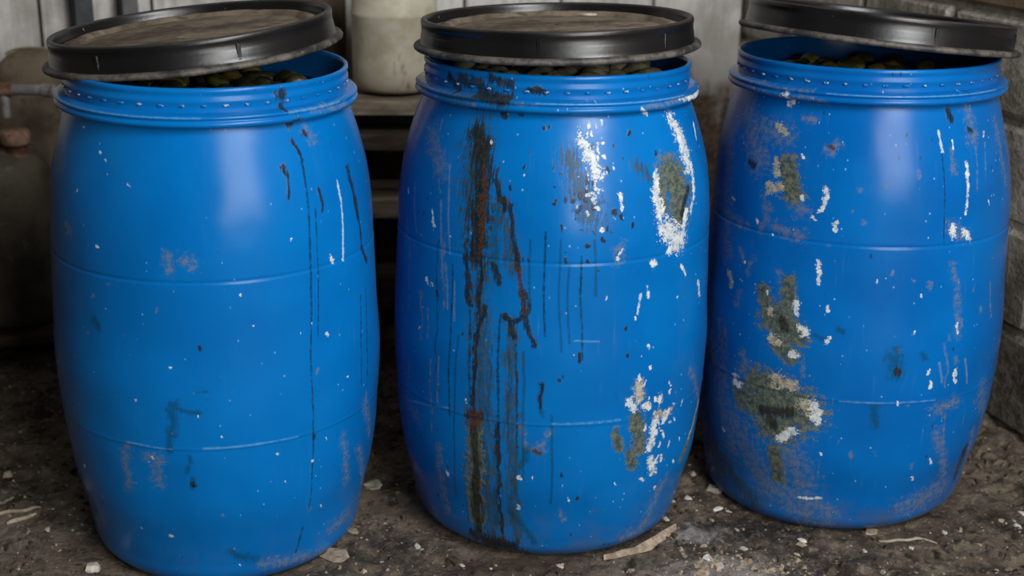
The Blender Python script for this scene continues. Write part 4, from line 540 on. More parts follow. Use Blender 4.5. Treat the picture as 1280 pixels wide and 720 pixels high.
def body_profile(i):
    pts = [(0.02, 0.012), (0.12, 0.010), (0.20, 0.004), (smooth_prof(0, i) - 0.012, 0.0005)]
    zq = list(np.linspace(0.0, 0.03, 5)) + list(np.linspace(0.034, 0.872, 330))
    for s_, d in ((Z_SEAM, 0.0016), (Z_SEAM2, -0.0012)):
        zq = [z for z in zq if abs(z - s_) > 0.0072]
        zq += [s_ - 0.006, s_ - 0.0025, s_, s_ + 0.0025, s_ + 0.006]
    for z in sorted(zq):
        r = smooth_prof(z, i)
        if abs(z - Z_SEAM) < 0.001: r -= 0.0017
        elif abs(z - Z_SEAM2) < 0.001: r += 0.0013
        if z < Z_SEAM and z > Z_SEAM2: r += 0.0006
        pts.append((r, z))
    return pts
NECK = [(0.2545, 0.866), (0.2544, 0.89), (0.2542, 0.8975), (0.2540, 0.901), (0.2540, 0.905), (0.2535, 0.912), (0.2560, 0.916), (0.2560, 0.921), (0.2535, 0.925), (0.2540, 0.930), (R_RIM + 0.0005, 0.934), (R_RIM, 0.939), (R_RIM - 0.003, 0.9412), (R_RIM - 0.007, 0.940), (0.2475, 0.932), (0.2470, 0.90), (0.2470, 0.885)]
FLANGE = [(0.2535, 0.873), (0.262, 0.8745), (R_FL - 0.003, 0.8775), (R_FL, 0.8815), (R_FL - 0.001, 0.8855), (R_FL - 0.004, 0.8875), (R_FL - 0.0045, 0.8895), (R_FL - 0.0015, 0.8915), (R_FL - 0.001, 0.8945), (R_FL - 0.004, 0.897), (0.262, 0.8985), (0.2535, 0.900)]

FRONT = np.radians(np.linspace(-106, 106, 440)); BACK = np.radians(np.linspace(106, 254, 40)[1:-1])
ANG = np.concatenate([FRONT, BACK])                   # measured from the side facing the aisle
def worn_lathe(name, prof, i, deform=None, cap=False):
    """Surface of revolution that carries the wear fields of barrel i as attributes."""
    prof = np.array(prof); n, k = len(prof), len(ANG)
    R_ = prof[:, 0:1]; Z_ = np.repeat(prof[:, 1:2], k, 1)
    X_ = R_ * np.sin(ANG)[None]; Y_ = -R_ * np.cos(ANG)[None]
    S_ = 0.3 * np.arctan2(X_, -Y_)
    flds = wear_fields(S_.ravel(), Z_.ravel(), BARREL_MARKS[i], (1, 4, 8)[i])
    if deform: X_, Y_, Z_ = deform(X_, Y_, Z_, S_)
    co = np.stack([X_, Y_, Z_], 2).reshape(-1, 3)
    I = np.arange(n * k).reshape(n, k); J = np.roll(I, -1, 1)
    q = np.stack([I[:-1], J[:-1], J[1:], I[1:]], 2).reshape(-1, 4)
    me = bpy.data.meshes.new(name)
    nl = q.size + (k if cap else 0)
    li = q.ravel() if not cap else np.concatenate([q.ravel(), I[0][::-1]])
    ls = np.arange(0, q.size, 4)
    if cap: ls = np.append(ls, q.size)
    me.vertices.add(len(co)); me.vertices.foreach_set('co', co.ravel())
    me.loops.add(nl); me.loops.foreach_set('vertex_index', li.astype(np.int32))
    me.polygons.add(len(ls)); me.polygons.foreach_set('loop_start', ls.astype(np.int32))
    me.update(calc_edges=True); me.validate()
    for key, f in flds.items():
        at_ = me.attributes.new('wear_' + key, 'FLOAT', 'POINT'); at_.data.foreach_set('value', f.astype(np.float32))
    return me

def make_barrel(i, label):
    bx, by, tx, ty = DRUM[i]
    root = empty('plastic_barrel', (bx, by, 0.0))
    R = Matrix(((1, 0, tx), (0, 1, ty), (-tx, -ty, 1)))
    root.rotation_euler = R.to_euler()
    tag(root, label, 'barrel', 'blue plastic barrels in a row')
    def deform(X, Y, Z, S):
        k = np.clip(Z / 0.12, 0, 1) * np.clip((0.872 - Z) / 0.12, 0, 1)
        n = fbm2(S + 5, Z, 1, 6.0, 50 + i) * 0.006 + fbm2(S + 5, Z, 1, 17.0, 60 + i) * 0.0018
        n = n * np.clip((0.90 - np.abs(S)) / 0.3, 0, 1)
        f = 1 + k * n / np.maximum(np.hypot(X, Y), 0.05)
        X2, Y2, Z2 = X * f, Y * f, Z.copy()
        if i == 2:                                     # this one has settled out of round
            X2 = X2 + np.interp(Z, [0, 0.1, 0.3, 0.6, 0.85], [-0.010, -0.004, 0.005, 0.005, 0])
            Z2 = Z2 + np.maximum(0.0, 1 - Z / 0.15) * 0.035 * X
        return X2, Y2, Z2
    mt = MAT_BARREL[i]
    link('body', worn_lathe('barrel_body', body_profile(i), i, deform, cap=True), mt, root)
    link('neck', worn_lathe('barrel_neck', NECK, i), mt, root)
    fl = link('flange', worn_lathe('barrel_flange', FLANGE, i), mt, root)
    tag(fl, 'scuffed double ring below the neck')
    bm = bmesh.new()
    for k in range(44):
        a = 2 * math.pi * (k + 0.3) / 44
        sub = bmesh.ops.create_uvsphere(bm, u_segments=8, v_segments=5, radius=1.0)
        bmesh.ops.scale(bm, vec=(0.0024, 0.0060, 0.0024), verts=sub['verts'])
        bmesh.ops.rotate(bm, verts=sub['verts'], cent=(0, 0, 0), matrix=Matrix.Rotation(a, 3, 'Z'))
        bmesh.ops.translate(bm, verts=sub['verts'], vec=(0.2545 * math.cos(a), 0.2545 * math.sin(a), 0.9115))
    tag(link('thread_lugs', from_bm('thread_lugs', bm), mt, root), kind='stuff')
    return root
BARREL_LABELS = [
    'cleanest blue plastic barrel, leftmost, with one thin black drip on its right side',
    'blue plastic barrel with long black and rust drips down its front, between the two others',
    'blue plastic barrel with two mossy olive patches on its left side, beside the block wall']
barrels = [make_barrel(i, BARREL_LABELS[i]) for i in range(3)]

# ------------------------------------------------------------------ lids
LIDS = [(-0.5930, 2.5400, 0.9545, 0.0280, -0.0960), (0.0809, 2.6234, 0.9622, -0.0082, -0.0222), (0.7207, 2.7345, 0.9654, -0.0636, 0.0935)]
LH = 0.0559
BAND = [(0.2585, 0.004), (0.2625, 0.004), (0.2622, 0.011), (0.2606, 0.0125), (0.2610, 0.0165), (0.2600, 0.018), (0.2605, 0.022), (0.2593, 0.0235), (0.2598, 0.028), (0.2586, 0.0295), (0.2582, 0.044), (0.2592, 0.046), (0.2590, 0.0515), (0.2572, 0.0548), (0.2545, LH), (0.2500, LH - 0.0005), (0.2478, 0.0525), (0.2468, 0.047), (0.2448, 0.0385), (0.2428, 0.0340), (0.2440, 0.0300), (0.2560, 0.0290), (0.2572, 0.020)]
RINGP = [(0.2600, 0.0), (0.2700, -0.0015), (0.2738, 0.0010), (0.2745, 0.0050), (0.2725, 0.0085), (0.2660, 0.0105), (0.2605, 0.0105)]
PANEL = [(0.2450, 0.0355), (0.2350, 0.0350), (0.2290, 0.0352), (0.2255, 0.0400), (0.2170, 0.0425), (0.2080, 0.0410), (0.2030, 0.0345), (0.1960, 0.0335), (0.1880, 0.0355), (0.15, 0.0372), (0.10, 0.0385), (0.05, 0.0390), (0.004, 0.0392)]
def make_lid(i, label):
    x, y, z, a, b = LIDS[i]
    root = empty('barrel_lid', (x, y, z))
    R = Matrix.Rotation(a, 3, 'X') @ Matrix.Rotation(b, 3, 'Y')
    root.rotation_euler = R.to_euler()
    tag(root, label, 'lid', 'black lids laid loosely on the barrels')
    off = Vector((3 + 7 * i, 2, 5))
    def dent(x_, y_, z_):
        n = mnoise.noise(Vector((x_ * 12, y_ * 12, z_ * 12)) + off) * 0.0012
        return (x_, y_, z_ + n)
    def caked(x_, y_, z_):
        n = mnoise.noise(Vector((x_ * 14, y_ * 14, 1)) + off) * 0.0022 + mnoise.noise(Vector((x_ * 40, y_ * 40, 1)) + off) * 0.0012
        return (x_, y_, z_ + n)
    link('rim_band', lathe('rim_band', BAND, 160), M_BLACK, root)
    e = link('skirt_ring', lathe('skirt_ring', RINGP, 160, dent), M_EDGE, root)
    tag(e, 'dusty flared ring at the foot of the lid')
    p_ = link('top_panel', lathe('top_panel', PANEL, 120, caked), M_LIDDIRT, root)
    tag(p_, 'brown dirt-caked recessed top')
    for ang in (-1.05, -2.02):                        # small moulded ribs on the band
        ang += 0.3 * i
        rb = box('moulded_rib', (0.004, 0.008, 0.030), M_BLACK, root, (0.2588 * math.cos(ang), 0.2588 * math.sin(ang), 0.027), (0, 0, ang), bevel=0.0012)
    return root
LID_LABELS = ['black plastic lid tipped up to the right on the cleanest, leftmost barrel',
              'black plastic lid lying almost level on the barrel with rust drips',
              'black plastic lid sloping down to the right on the mossy barrel by the block wall']
lids = [make_lid(i, LID_LABELS[i]) for i in range(3)]

# ------------------------------------------------------------------ contents: brine and pickles
def brine_mat():
    m = Mat('dark_brine'); m.b.inputs['Coat Weight'].default_value = 0.3
    n = m.noise(m.coord('Object'), 8, 3, 0.5)
    return m.out(m.mix(n.ramp(0.3, 0.7), (0.012, 0.011, 0.006), (0.022, 0.020, 0.010)), 0.18, 0, 0.5)
M_BRINE = brine_mat()
def pickle_mat(name, a, b, c):
    m = Mat(name); v = m.coord('Object')
    n1 = m.noise(v, 30, 4, 0.6); n2 = m.noise(v, 110, 3, 0.6)
    col = m.mix(n1.ramp(0.38, 0.62), a, b); col = m.mix(n2.ramp(0.62, 0.72) * 0.7, col, c)
    m.bump(n2, 0.4, 0.003)
    return m.out(col, 0.42, 0, 0.5)
M_PICK = [pickle_mat('yellow_olive_pickle', (0.10, 0.075, 0.018), (0.25, 0.18, 0.045), (0.05, 0.04, 0.01)),
          pickle_mat('tan_olive_pickle', (0.20, 0.18, 0.10), (0.44, 0.40, 0.26), (0.06, 0.05, 0.025)),
          pickle_mat('green_olive_pickle', (0.055, 0.075, 0.014), (0.19, 0.19, 0.04), (0.25, 0.17, 0.05)),
          pickle_mat('dark_olive_pickle', (0.020, 0.022, 0.008), (0.055, 0.052, 0.018), (0.09, 0.07, 0.03))]
def lump_mesh(name, sx, sy, sz, seed, curve=0.0):
    bm = bmesh.new(); bmesh.ops.create_icosphere(bm, subdivisions=3, radius=1.0)
    off = Vector((seed * 3.7, seed * 1.3, 0))
    for v in bm.verts:
        n = mnoise.noise(v.co * 1.8 + off) * 0.16 + mnoise.noise(v.co * 5 + off) * 0.05
        v.co *= (1 + n)
        v.co = Vector((v.co.x * sx, v.co.y * sy, v.co.z * sz + curve * v.co.x * v.co.x))
    return from_bm(name, bm)
PM = []
for s_ in range(4):
    for mt in M_PICK:
        me = lump_mesh('pickle', (0.034, 0.026, 0.042, 0.022)[s_], (0.019, 0.020, 0.018, 0.019)[s_], (0.015, 0.017, 0.014, 0.016)[s_], s_ + 1, -0.004)
        me.materials.append(mt); PM.append(me)
PICK_KIND = ['yellow-olive', 'pale tan', 'yellow-green', 'dark olive']
PICK_WHERE = ['pickle in the brine of the cleanest barrel under its tipped lid', 'pickle behind the rim of the rust-dripped barrel, under its level lid', 'pickle heaped in the mossy barrel under its sloping lid']
PICK_IN = ['cleanest barrel', 'rust-dripped barrel', 'mossy barrel']
MATPICK = [[0, 3, 2, 3, 3], [1, 1, 1, 3], [2, 0, 0, 3, 3]]
for i in range(3):
    bx, by, tx, ty = DRUM[i]
    lv = (0.880, 0.893, 0.880)[i]
    bo = link('brine', lathe('brine', [(0.2462, 0.0), (0.16, 0.0005), (0.08, 0.0005), (0.003, 0.0005)], 96), M_BRINE)
    bo.location = (bx + 0 * tx, by, lv); bo.rotation_euler = barrels[i].rotation_euler
    tag(bo, ['dark brine filling the cleanest barrel', 'dark brine filling the rust-dripped barrel', 'dark brine filling the mossy barrel'][i], 'liquid')
    rr = random.Random(31 + i)
    placed = []
    tries = 0
    n_want = (34, 46, 40)[i]
    while len(placed) < n_want and tries < 6000:
        tries += 1
        a = rr.uniform(0, 2 * math.pi); q = 0.205 * math.sqrt(rr.random())
        x, y = q * math.cos(a), q * math.sin(a)
        if i == 0 and x < -0.14: continue
        if any(math.hypot(x - u, y - v) < 0.036 for u, v in placed): continue
        placed.append((x, y))
        s_ = rr.randrange(4); mt = rr.choice(MATPICK[i])
        o = bpy.data.objects.new('pickle', PM[s_ * 4 + mt]); COL.objects.link(o)
        hz = lv + 0.011 + rr.uniform(-0.003, 0.006) + (0.010 * max(0, 1 - q / 0.15) if i != 1 else 0.004)
        o.location = (bx + x + tx * lv, by + y + ty * lv, hz)
        o.rotation_euler = (rr.uniform(-.25, .25), rr.uniform(-.25, .25), rr.uniform(0, 6.28))
        o.scale = (1, 1, 1)
        tag(o, PICK_KIND[mt] + ' ' + PICK_WHERE[i], 'pickle', PICK_KIND[mt] + ' pickles inside the ' + PICK_IN[i])
for me in PM: me.polygons.foreach_set('use_smooth', [True] * len(me.polygons))

# ------------------------------------------------------------------ things behind the barrels
M_WOOD = grime('damp_brown_timber', (0.030, 0.021, 0.014), (0.075, 0.052, 0.034), (0.014, 0.010, 0.007), 7, 0.8, 0.5, 50, (1, 6, 6), spec=0.25)
M_TANWOOD = grime('worn_tan_timber', (0.115, 0.088, 0.058), (0.25, 0.20, 0.145), (0.05, 0.035, 0.022), 7, 0.8, 0.5, 50, (1, 6, 6), spec=0.25)
# open rack of planks between the two left barrels
RX, RY = -0.30, 3.72
rack = tag(empty('timber_rack', (RX, RY, 0.0), (0, 0, 0.06)), 'rough timber rack of stacked planks behind the gap between the left barrels', 'rack')
for k, (z, th, mt, dy) in enumerate(((0.668, 0.040, M_TANWOOD, 0), (0.575, 0.046, M_WOOD, 0.01), (0.372, 0.022, M_TANWOOD, 0.03), (0.16, 0.03, M_WOOD, 0.02))):
    for j in range(3):
        o = box('plank', (0.74, 0.118, th), mt, rack, (0.004 * j, -0.128 + 0.125 * j + dy, z), (0, 0, 0.006 * (j - 1)), bevel=0.004, jitter=0.0015, seed=k * 7 + j)
for sx in (-0.33, 0.33):
    for sy in (-0.12, 0.14):
        box('upright', (0.05, 0.05, 0.648), M_WOOD, rack, (sx, sy, 0.324), bevel=0.003)
# white plastic drum on the rack
def dirty_white():
    m = Mat('stained_white_plastic'); v = m.coord('Object'); x, y, z = m.xyz(v)
    n1 = m.noise(v, 9, 5, 0.65); n2 = m.noise(m.scale(v, (1, 1, 0.35)), 26, 4, 0.65)
    col = m.mix(n1.ramp(0.35, 0.65), (0.36, 0.315, 0.22), (0.50, 0.46, 0.36))
    col = m.mix(n2.ramp(0.62, 0.72) * 0.8, col, (0.15, 0.12, 0.07))
    low = z * -9.0 + 0.75 + (n1 - 0.5) * 2.0
    col = m.mix(low.ramp(0.1, 1.0) * 0.7, col, (0.19, 0.13, 0.085))
    m.bump(n1, 0.2, 0.004)
    return m.out(col, 0.5, 0, 0.4)
M_WHITE = dirty_white()
DX, DY, DZ = -0.322, 3.675, 0.694
drum = tag(empty('white_drum', (DX, DY, DZ)), 'stained white plastic drum standing on the timber rack behind the left barrels', 'drum')
dp = [(0.004, 0.004), (0.085, 0.002), (0.102, 0.006), (0.110, 0.016), (0.1135, 0.035), (0.1145, 0.08), (0.1145, 0.195), (0.1165, 0.200), (0.1175, 0.206), (0.1165, 0.212), (0.1140, 0.216), (0.1135, 0.29), (0.107, 0.312), (0.088, 0.326), (0.045, 0.333), (0.045, 0.345)]
link('drum_body', lathe('drum_body', dp, 72, cap=True), M_WHITE, drum)
link('screw_cap', lathe('screw_cap', [(0.050, 0.338), (0.052, 0.340), (0.052, 0.362), (0.048, 0.366), (0.004, 0.367)], 48), M_TANWOOD, drum)
tube('carry_handle', [(-0.075, 0, 0.322), (-0.07, 0, 0.365), (-0.05, 0, 0.385), (0.05, 0, 0.385), (0.07, 0, 0.365), (0.075, 0, 0.322)], 0.008, M_WHITE, drum)
# brown plank leaning behind the rack
lp = box('leaning_plank', (0.17, 0.028, 1.55), grime('dark_red_brown_timber', (0.060, 0.040, 0.026), (0.125, 0.09, 0.06), (0.03, 0.02, 0.013), 6, 0.8, 0.4, 50, (6, 6, 1), spec=0.25), None, (-0.575, 3.985, 0.775), (0.0, 0, 0.28), bevel=0.004)
tag(lp, 'brown plank leaning on the back wall beside the white drum', 'plank')

# low deck of planks, far left, with the jug, sack and pipe
deck = tag(empty('plank_deck', (-1.45, 3.53, 0.0), (0, 0, bw_ang)), 'low dark plank deck on the floor at far left behind the cleanest barrel', 'deck')
for j in range(3):
    box('plank', (1.05, 0.118, 0.026), M_WOOD, deck, (0.004 * j, -0.125 + 0.125 * j, 0.062), (0, 0, 0.01 * ((j % 2) - 0.5)), bevel=0.004, jitter=0.0016, seed=90 + j)
for sx in (-0.42, 0.0, 0.44):
    box('bearer', (0.06, 0.34, 0.052), M_WOOD, deck, (sx, 0.0, 0.024), bevel=0.003)
M_JUG = grime('dusty_brown_plastic', (0.038, 0.031, 0.020), (0.085, 0.070, 0.046), (0.12, 0.10, 0.075), 8, 0.7, 0.3, 50, spec=0.3)
M_RUST = grime('rusty_cap_metal', (0.10, 0.05, 0.028), (0.26, 0.155, 0.10), (0.05, 0.025, 0.015), 30, 0.75, 0.5, 90, spec=0.3)
jug = tag(empty('plastic_jug', (-1.347, 3.53, 0.075)), 'big dusty brown jug with a rusty cap, at the left edge behind the cleanest barrel', 'jug')
JS = 1.088
jp = [(0.004, 0.006), (0.092, 0.003), (0.110, 0.012), (0.116, 0.035), (0.119, 0.10), (0.120, 0.32), (0.119, 0.365), (0.115, 0.40), (0.103, 0.43), (0.082, 0.454), (0.06, 0.468), (0.03, 0.475), (0.004, 0.477)]
link('jug_body', lathe('jug_body', jp, 64, cap=True), M_JUG, jug)
cp = link('cap', lathe('cap', [(0.028, 0.455), (0.028, 0.490), (0.036, 0.492), (0.038, 0.497), (0.038, 0.522), (0.034, 0.529), (0.004, 0.531)], 40), M_RUST, jug)
cp.location = (0.040, -0.02, 0)
tag(cp, 'rusty orange-brown cap')
tube('handle', [(-0.01, 0.03, 0.468), (-0.03, 0.035, 0.515), (-0.06, 0.04, 0.52), (-0.088, 0.045, 0.49), (-0.098, 0.05, 0.42)], 0.011, M_JUG, jug)
# sack slumped against the wall
M_SACK = grime('brown_burlap', (0.075, 0.055, 0.036), (0.15, 0.118, 0.082), (0.05, 0.036, 0.024), 10, 0.95, 0.8, 160, spec=0.1)
sk = empty('burlap_sack', (-1.318, 3.725, 0.076), (0, 0, bw_ang)); tag(sk, 'brown burlap sack with a rounded top leaning on the pale wall behind the grey pipe', 'sack')
sp_ = [(0.02, 0.0), (0.10, 0.0), (0.145, 0.02), (0.16, 0.10), (0.165, 0.30), (0.16, 0.50), (0.15, 0.60), (0.125, 0.66), (0.085, 0.695), (0.04, 0.712), (0.006, 0.716)]
zz_ = []
pr_ = []
for a_, b_ in zip(sp_[:-1], sp_[1:]):
    for k in range(4): pr_.append((a_[0] + (b_[0] - a_[0]) * k / 4, a_[1] + (b_[1] - a_[1]) * k / 4))
pr_.append(sp_[-1])
def slump(x, y, z):
    n = mnoise.noise(Vector((x * 7, y * 7, z * 5))) * 0.018 + mnoise.noise(Vector((x * 18, y * 18, z * 11))) * 0.008
    k = min(1, z / 0.05); r = math.hypot(x, y) + 1e-6
    return (x * 0.78 * (1 + n / 0.16 * k), y * 0.42 * (1 + n / 0.16 * k), z + n * k * 0.5)
link('sack_body', lathe('sack_body', pr_, 56, slump, cap=True), M_SACK, sk)
tube('seam', [(0.075 * math.cos(t_), -0.002, 0.683 + 0.028 * math.sin(t_)) for t_ in np.linspace(0.45, 2.7, 10)], 0.006, M_TANWOOD, sk)
# grey pipe in front of the sack
M_PIPE = grime('galvanised_pipe', (0.17, 0.165, 0.155), (0.30, 0.29, 0.275), (0.11, 0.06, 0.035), 16, 0.5, 0.2, 70, metal=0.35)
pipe = tag(empty('grey_pipe', (-1.185, 3.50, 0.04)), 'grey metal water pipe running level in front of the brown sack', 'pipe')
tube('pipe_run', [(-1.1, 0, 0.672), (-0.02, 0, 0.672)], 0.014, M_PIPE, pipe)
tube('elbow', [(-0.035, 0, 0.672), (-0.01, 0, 0.670), (0.008, 0, 0.660), (0.016, 0, 0.64), (0.016, 0, 0.62)], 0.018, M_PIPE, pipe)
tube('riser', [(0.016, 0, 0.64), (0.016, 0, 0.035)], 0.014, M_PIPE, pipe)
tube('coupling', [(-0.158, 0, 0.672), (-0.112, 0, 0.672)], 0.019, M_RUST, pipe)
tube('branch', [(-0.135, 0, 0.672), (-0.135, 0, 0.60)], 0.012, M_PIPE, pipe)

# ------------------------------------------------------------------ debris on the floor
M_CHIP = grime('plaster_chip', (0.30, 0.27, 0.225), (0.52, 0.48, 0.42), (0.20, 0.165, 0.125), 40, 0.9, 0.5, 150, spec=0.2)
M_CHIPW = grime('white_chip', (0.40, 0.375, 0.33), (0.62, 0.59, 0.54), None, 60, 0.85, 0.4, 150, spec=0.3)
M_CHIPT = grime('tan_chip', (0.19, 0.145, 0.10), (0.36, 0.29, 0.215), (0.10, 0.07, 0.045), 45, 0.9, 0.5, 150, spec=0.2)
M_STRAW = grime('dry_twig', (0.20, 0.165, 0.12), (0.36, 0.31, 0.235), None, 60, 0.8, 0.4, 150, spec=0.2)

def chip_mesh(name, sx, sy, sz, seed, mat, pts=None):
    """An angular flake: a random convex outline with a broken top."""
    rr = random.Random(seed); bm = bmesh.new()
    n = 7
    out = pts or [(sx / 2 * math.cos(2 * math.pi * k / n + rr.uniform(-.3, .3)) * rr.uniform(.7, 1.1), sy / 2 * math.sin(2 * math.pi * k / n + rr.uniform(-.3, .3)) * rr.uniform(.7, 1.1)) for k in range(n)]
    lo = [bm.verts.new((x * 0.92, y * 0.92, 0)) for x, y in out]
    mi = [bm.verts.new((x, y, sz * rr.uniform(0.35, 0.7))) for x, y in out]
    hi = [bm.verts.new((x * 0.72 + rr.uniform(-.06, .06) * sx, y * 0.72, sz * rr.uniform(0.8, 1.15))) for x, y in out]
    m_ = len(out)
    for k in range(m_):
        l = (k + 1) % m_
        bm.faces.new((lo[k], lo[l], mi[l], mi[k])); bm.faces.new((mi[k], mi[l], hi[l], hi[k]))
    bm.faces.new(hi); bm.faces.new(list(reversed(lo)))
    me = from_bm(name, bm); me.materials.append(mat); return me

def rest(x, y): return float(floor_h(np.array([x]), np.array([y]))[0])
CHIPS = [
    ('plaster_shard', 'shard', -0.336, 2.374, 0.0642, 0.0896, 0.01, 0.75, 't', 'tan wedge-shaped plaster shard at the right foot of the cleanest barrel'),
    ('plaster_flake', 'flake', -0.298, 2.681, 0.0571, 0.0601, 0.006, 0.15, 'c', 'pale narrow flake on the dark floor between the left and middle barrels'),
    ('white_chip', 'chip', -0.182, 2.416, 0.0138, 0.0236, 0.005, 0.3, 'w', 'bright white chip left of the foot of the rust-dripped barrel'),
    ('white_chip', 'chip', -0.248, 2.369, 0.0095, 0.0186, 0.004, 1, 'w', 'tiny white chip between the tan shard and the rust-dripped barrel'),
    ('pebble', 'pebble', 0.444, 2.677, 0.0337, 0.0439, 0.013, 0.4, 'c', 'biggest pale pebble in the gap between the middle and right barrels'),
    ('white_chip', 'chip', 0.438, 2.583, 0.0176, 0.0351, 0.006, 2.2, 'w', 'white chip in front of the biggest pale pebble by the mossy barrel'),
    ('white_chip', 'chip', 0.458, 2.569, 0.0132, 0.0175, 0.004, 0.2, 'c', 'small pale chip right of the white chip beside the mossy barrel'),
    ('pebble', 'pebble', 0.381, 2.626, 0.0133, 0.0228, 0.006, 0.9, 'c', 'small round pebble left of the biggest pale pebble'),
    ('pebble', 'pebble', 0.352, 2.629, 0.0104, 0.0203, 0.005, 0.9, 'c', 'smallest pebble touching the right side of the rust-dripped barrel'),
    ('white_chip', 'chip', 0.326, 2.544, 0.013, 0.0197, 0.006, 0.5, 'w', 'white chip at the upper end of the torn strip'),
    ('tan_chip', 'chip', 0.738, 2.495, 0.0359, 0.0318, 0.008, 0.2, 't', 'tan broken chip right under the front of the mossy barrel'),
    ('white_chip', 'chip', 0.588, 2.441, 0.0128, 0.0218, 0.004, 0.9, 'w', 'white chip on the mud in front of the mossy barrel, left of the twig'),
    ('white_chip', 'chip', 0.804, 2.429, 0.0115, 0.0172, 0.004, 0.1, 'w', 'white chip just below the twig'),
    ('white_chip', 'chip', 0.706, 2.411, 0.0099, 0.017, 0.004, 0.1, 'c', 'pale chip on the mud below the left end of the twig'),
    ('white_chip', 'chip', 0.89, 2.495, 0.0118, 0.0203, 0.005, 0.1, 'w', 'white chip at the right end of the twig'),
    ('white_chip', 'chip', 1.05, 2.526, 0.0152, 0.026, 0.005, 0.6, 'w', 'white chip at the right edge of the floor, nearer one'),
    ('white_chip', 'chip', 1.075, 2.569, 0.0123, 0.0237, 0.005, 0.6, 'w', 'white chip at the right edge of the floor, farther one'),
    ('stone', 'stone', -0.791, 2.298, 0.034, 0.0453, 0.014, 0.4, 'c', 'rounded pale stone at the lower left foot of the cleanest barrel'),
    ('white_chip', 'chip', -0.924, 2.438, 0.0117, 0.02, 0.004, 0.4, 'w', 'white chip on the lower left floor, below the sticks'),
    ('pale_sliver', 'sliver', -1.289, 3.23, 0.026, 0.0382, 0.004, 0.1, 'c', 'pale sliver on the dark floor at the left edge'),
    ('plaster_flake', 'flake', 0.385, 2.35, 0.0243, 0.0247, 0.005, 2.6, 'w', 'bright long flake on the whitish patch at the bottom'),
    ('plaster_flake', 'flake', 0.403, 2.331, 0.0333, 0.0295, 0.005, 0.3, 'c', 'flat pale flake beside the bright one at the bottom'),
    ('plaster_flake', 'flake', 0.463, 2.402, 0.0195, 0.0214, 0.004, 0.8, 'c', 'pale flake at the upper right of the whitish patch'),
    ('white_chip', 'chip', 0.1, 2.334, 0.0121, 0.023, 0.004, 0.8, 'c', 'pale chip at the bottom edge, below the rust-dripped barrel'),
    ('white_chip', 'chip', -0.092, 2.345, 0.0094, 0.0161, 0.004, 0.8, 'c', 'pale chip on the rust-brown ground at the bottom edge, left one'),
    ('white_chip', 'chip', -0.034, 2.328, 0.0107, 0.016, 0.004, 0.8, 'w', 'white chip on the rust-brown ground at the bottom edge, right one'),
    ('plaster_flake', 'flake', -1.398, 3.762, 0.0611, 0.0535, 0.006, 0.2, 't', 'dull tan flake on the dark plank deck at far left'),
    ('tan_chip', 'chip', -0.318, 2.483, 0.0198, 0.0436, 0.006, 0.8, 't', 'small tan chip against the right side of the cleanest barrel')]
MATS = {'c': M_CHIP, 'w': M_CHIPW, 't': M_CHIPT}
for k, (name, cat, x, y, sx, sy, sz, rz, mt, label) in enumerate(CHIPS):
    o = link(name, chip_mesh(name, sx, sy, sz, 200 + k, MATS[mt]), None, None, False)
    o.location = (x, y, rest(x, y) - 0.002); o.rotation_euler = (random.uniform(-.12, .12), random.uniform(-.12, .12), rz)
    tag(o, label, cat)
fk = link('plaster_flake', chip_mesh('plaster_flake', 0.046, 0.022, 0.004, 331, M_CHIP), None, None, False)
fk.location = (0.148, 2.780, 1.0015); fk.rotation_euler = (0, 0, 0.15)
tag(fk, 'pale flake lying on the brown top of the middle lid', 'flake')
# long torn strip of pale board curled along the foot of the dripped barrel
strip_pts = [(0.185, 2.366), (0.203, 2.368), (0.226, 2.380), (0.250, 2.394), (0.274, 2.412), (0.296, 2.434), (0.314, 2.458), (0.328, 2.480), (0.342, 2.498)]
bm = bmesh.new(); rows = []
rr = random.Random(3)
for k, (x, y) in enumerate(strip_pts):
    a = strip_pts[max(0, k - 1)]; b = strip_pts[min(len(strip_pts) - 1, k + 1)]
    d = Vector((b[0] - a[0], b[1] - a[1], 0)).normalized(); n_ = Vector((d.y, -d.x, 0))
    w = (0.002, 0.005, 0.008, 0.006, 0.010, 0.007, 0.008, 0.005, 0.002)[k] + rr.uniform(-.0015, .002)
    zf = rest(x, y) + 0.003
    c_ = Vector((x, y, zf))
    rows.append([bm.verts.new(c_ + n_ * w), bm.verts.new(c_ + Vector((0, 0, 0.004 + rr.uniform(0, .004)))), bm.verts.new(c_ - n_ * w * 0.8 + Vector((0, 0, 0.007 + rr.uniform(0, .006)))), bm.verts.new(c_ - n_ * w * 0.5 - Vector((0, 0, 0.004)))])
for a, b in zip(rows[:-1], rows[1:]):
    for q in range(4): bm.faces.new((a[q], a[(q + 1) % 4], b[(q + 1) % 4], b[q]))
bm.faces.new(rows[0]); bm.faces.new(list(reversed(rows[-1])))
tag(link('torn_strip', from_bm('torn_strip', bm), M_CHIPT, None, False), 'long torn pale strip curled along the right foot of the rust-dripped barrel', 'strip')
STICKS = [
    ('twig', 'twig', (0.745, 2.457, 0.865, 2.46), 0.003, 'thin pale twig lying on the mud below the front of the mossy barrel'),
    ('stick', 'stick', (-1.051, 2.496, -0.966, 2.526), 0.004, 'pale stick lying on the lower left floor, farther of two'),
    ('stick', 'stick', (-1.017, 2.469, -0.97, 2.508), 0.0045, 'thicker pale splinter lying on the lower left floor, nearer of two'),
    ('stick', 'stick', (-1.076, 2.574, -1.056, 2.593), 0.004, 'short pale stick end at the left edge of the floor')]
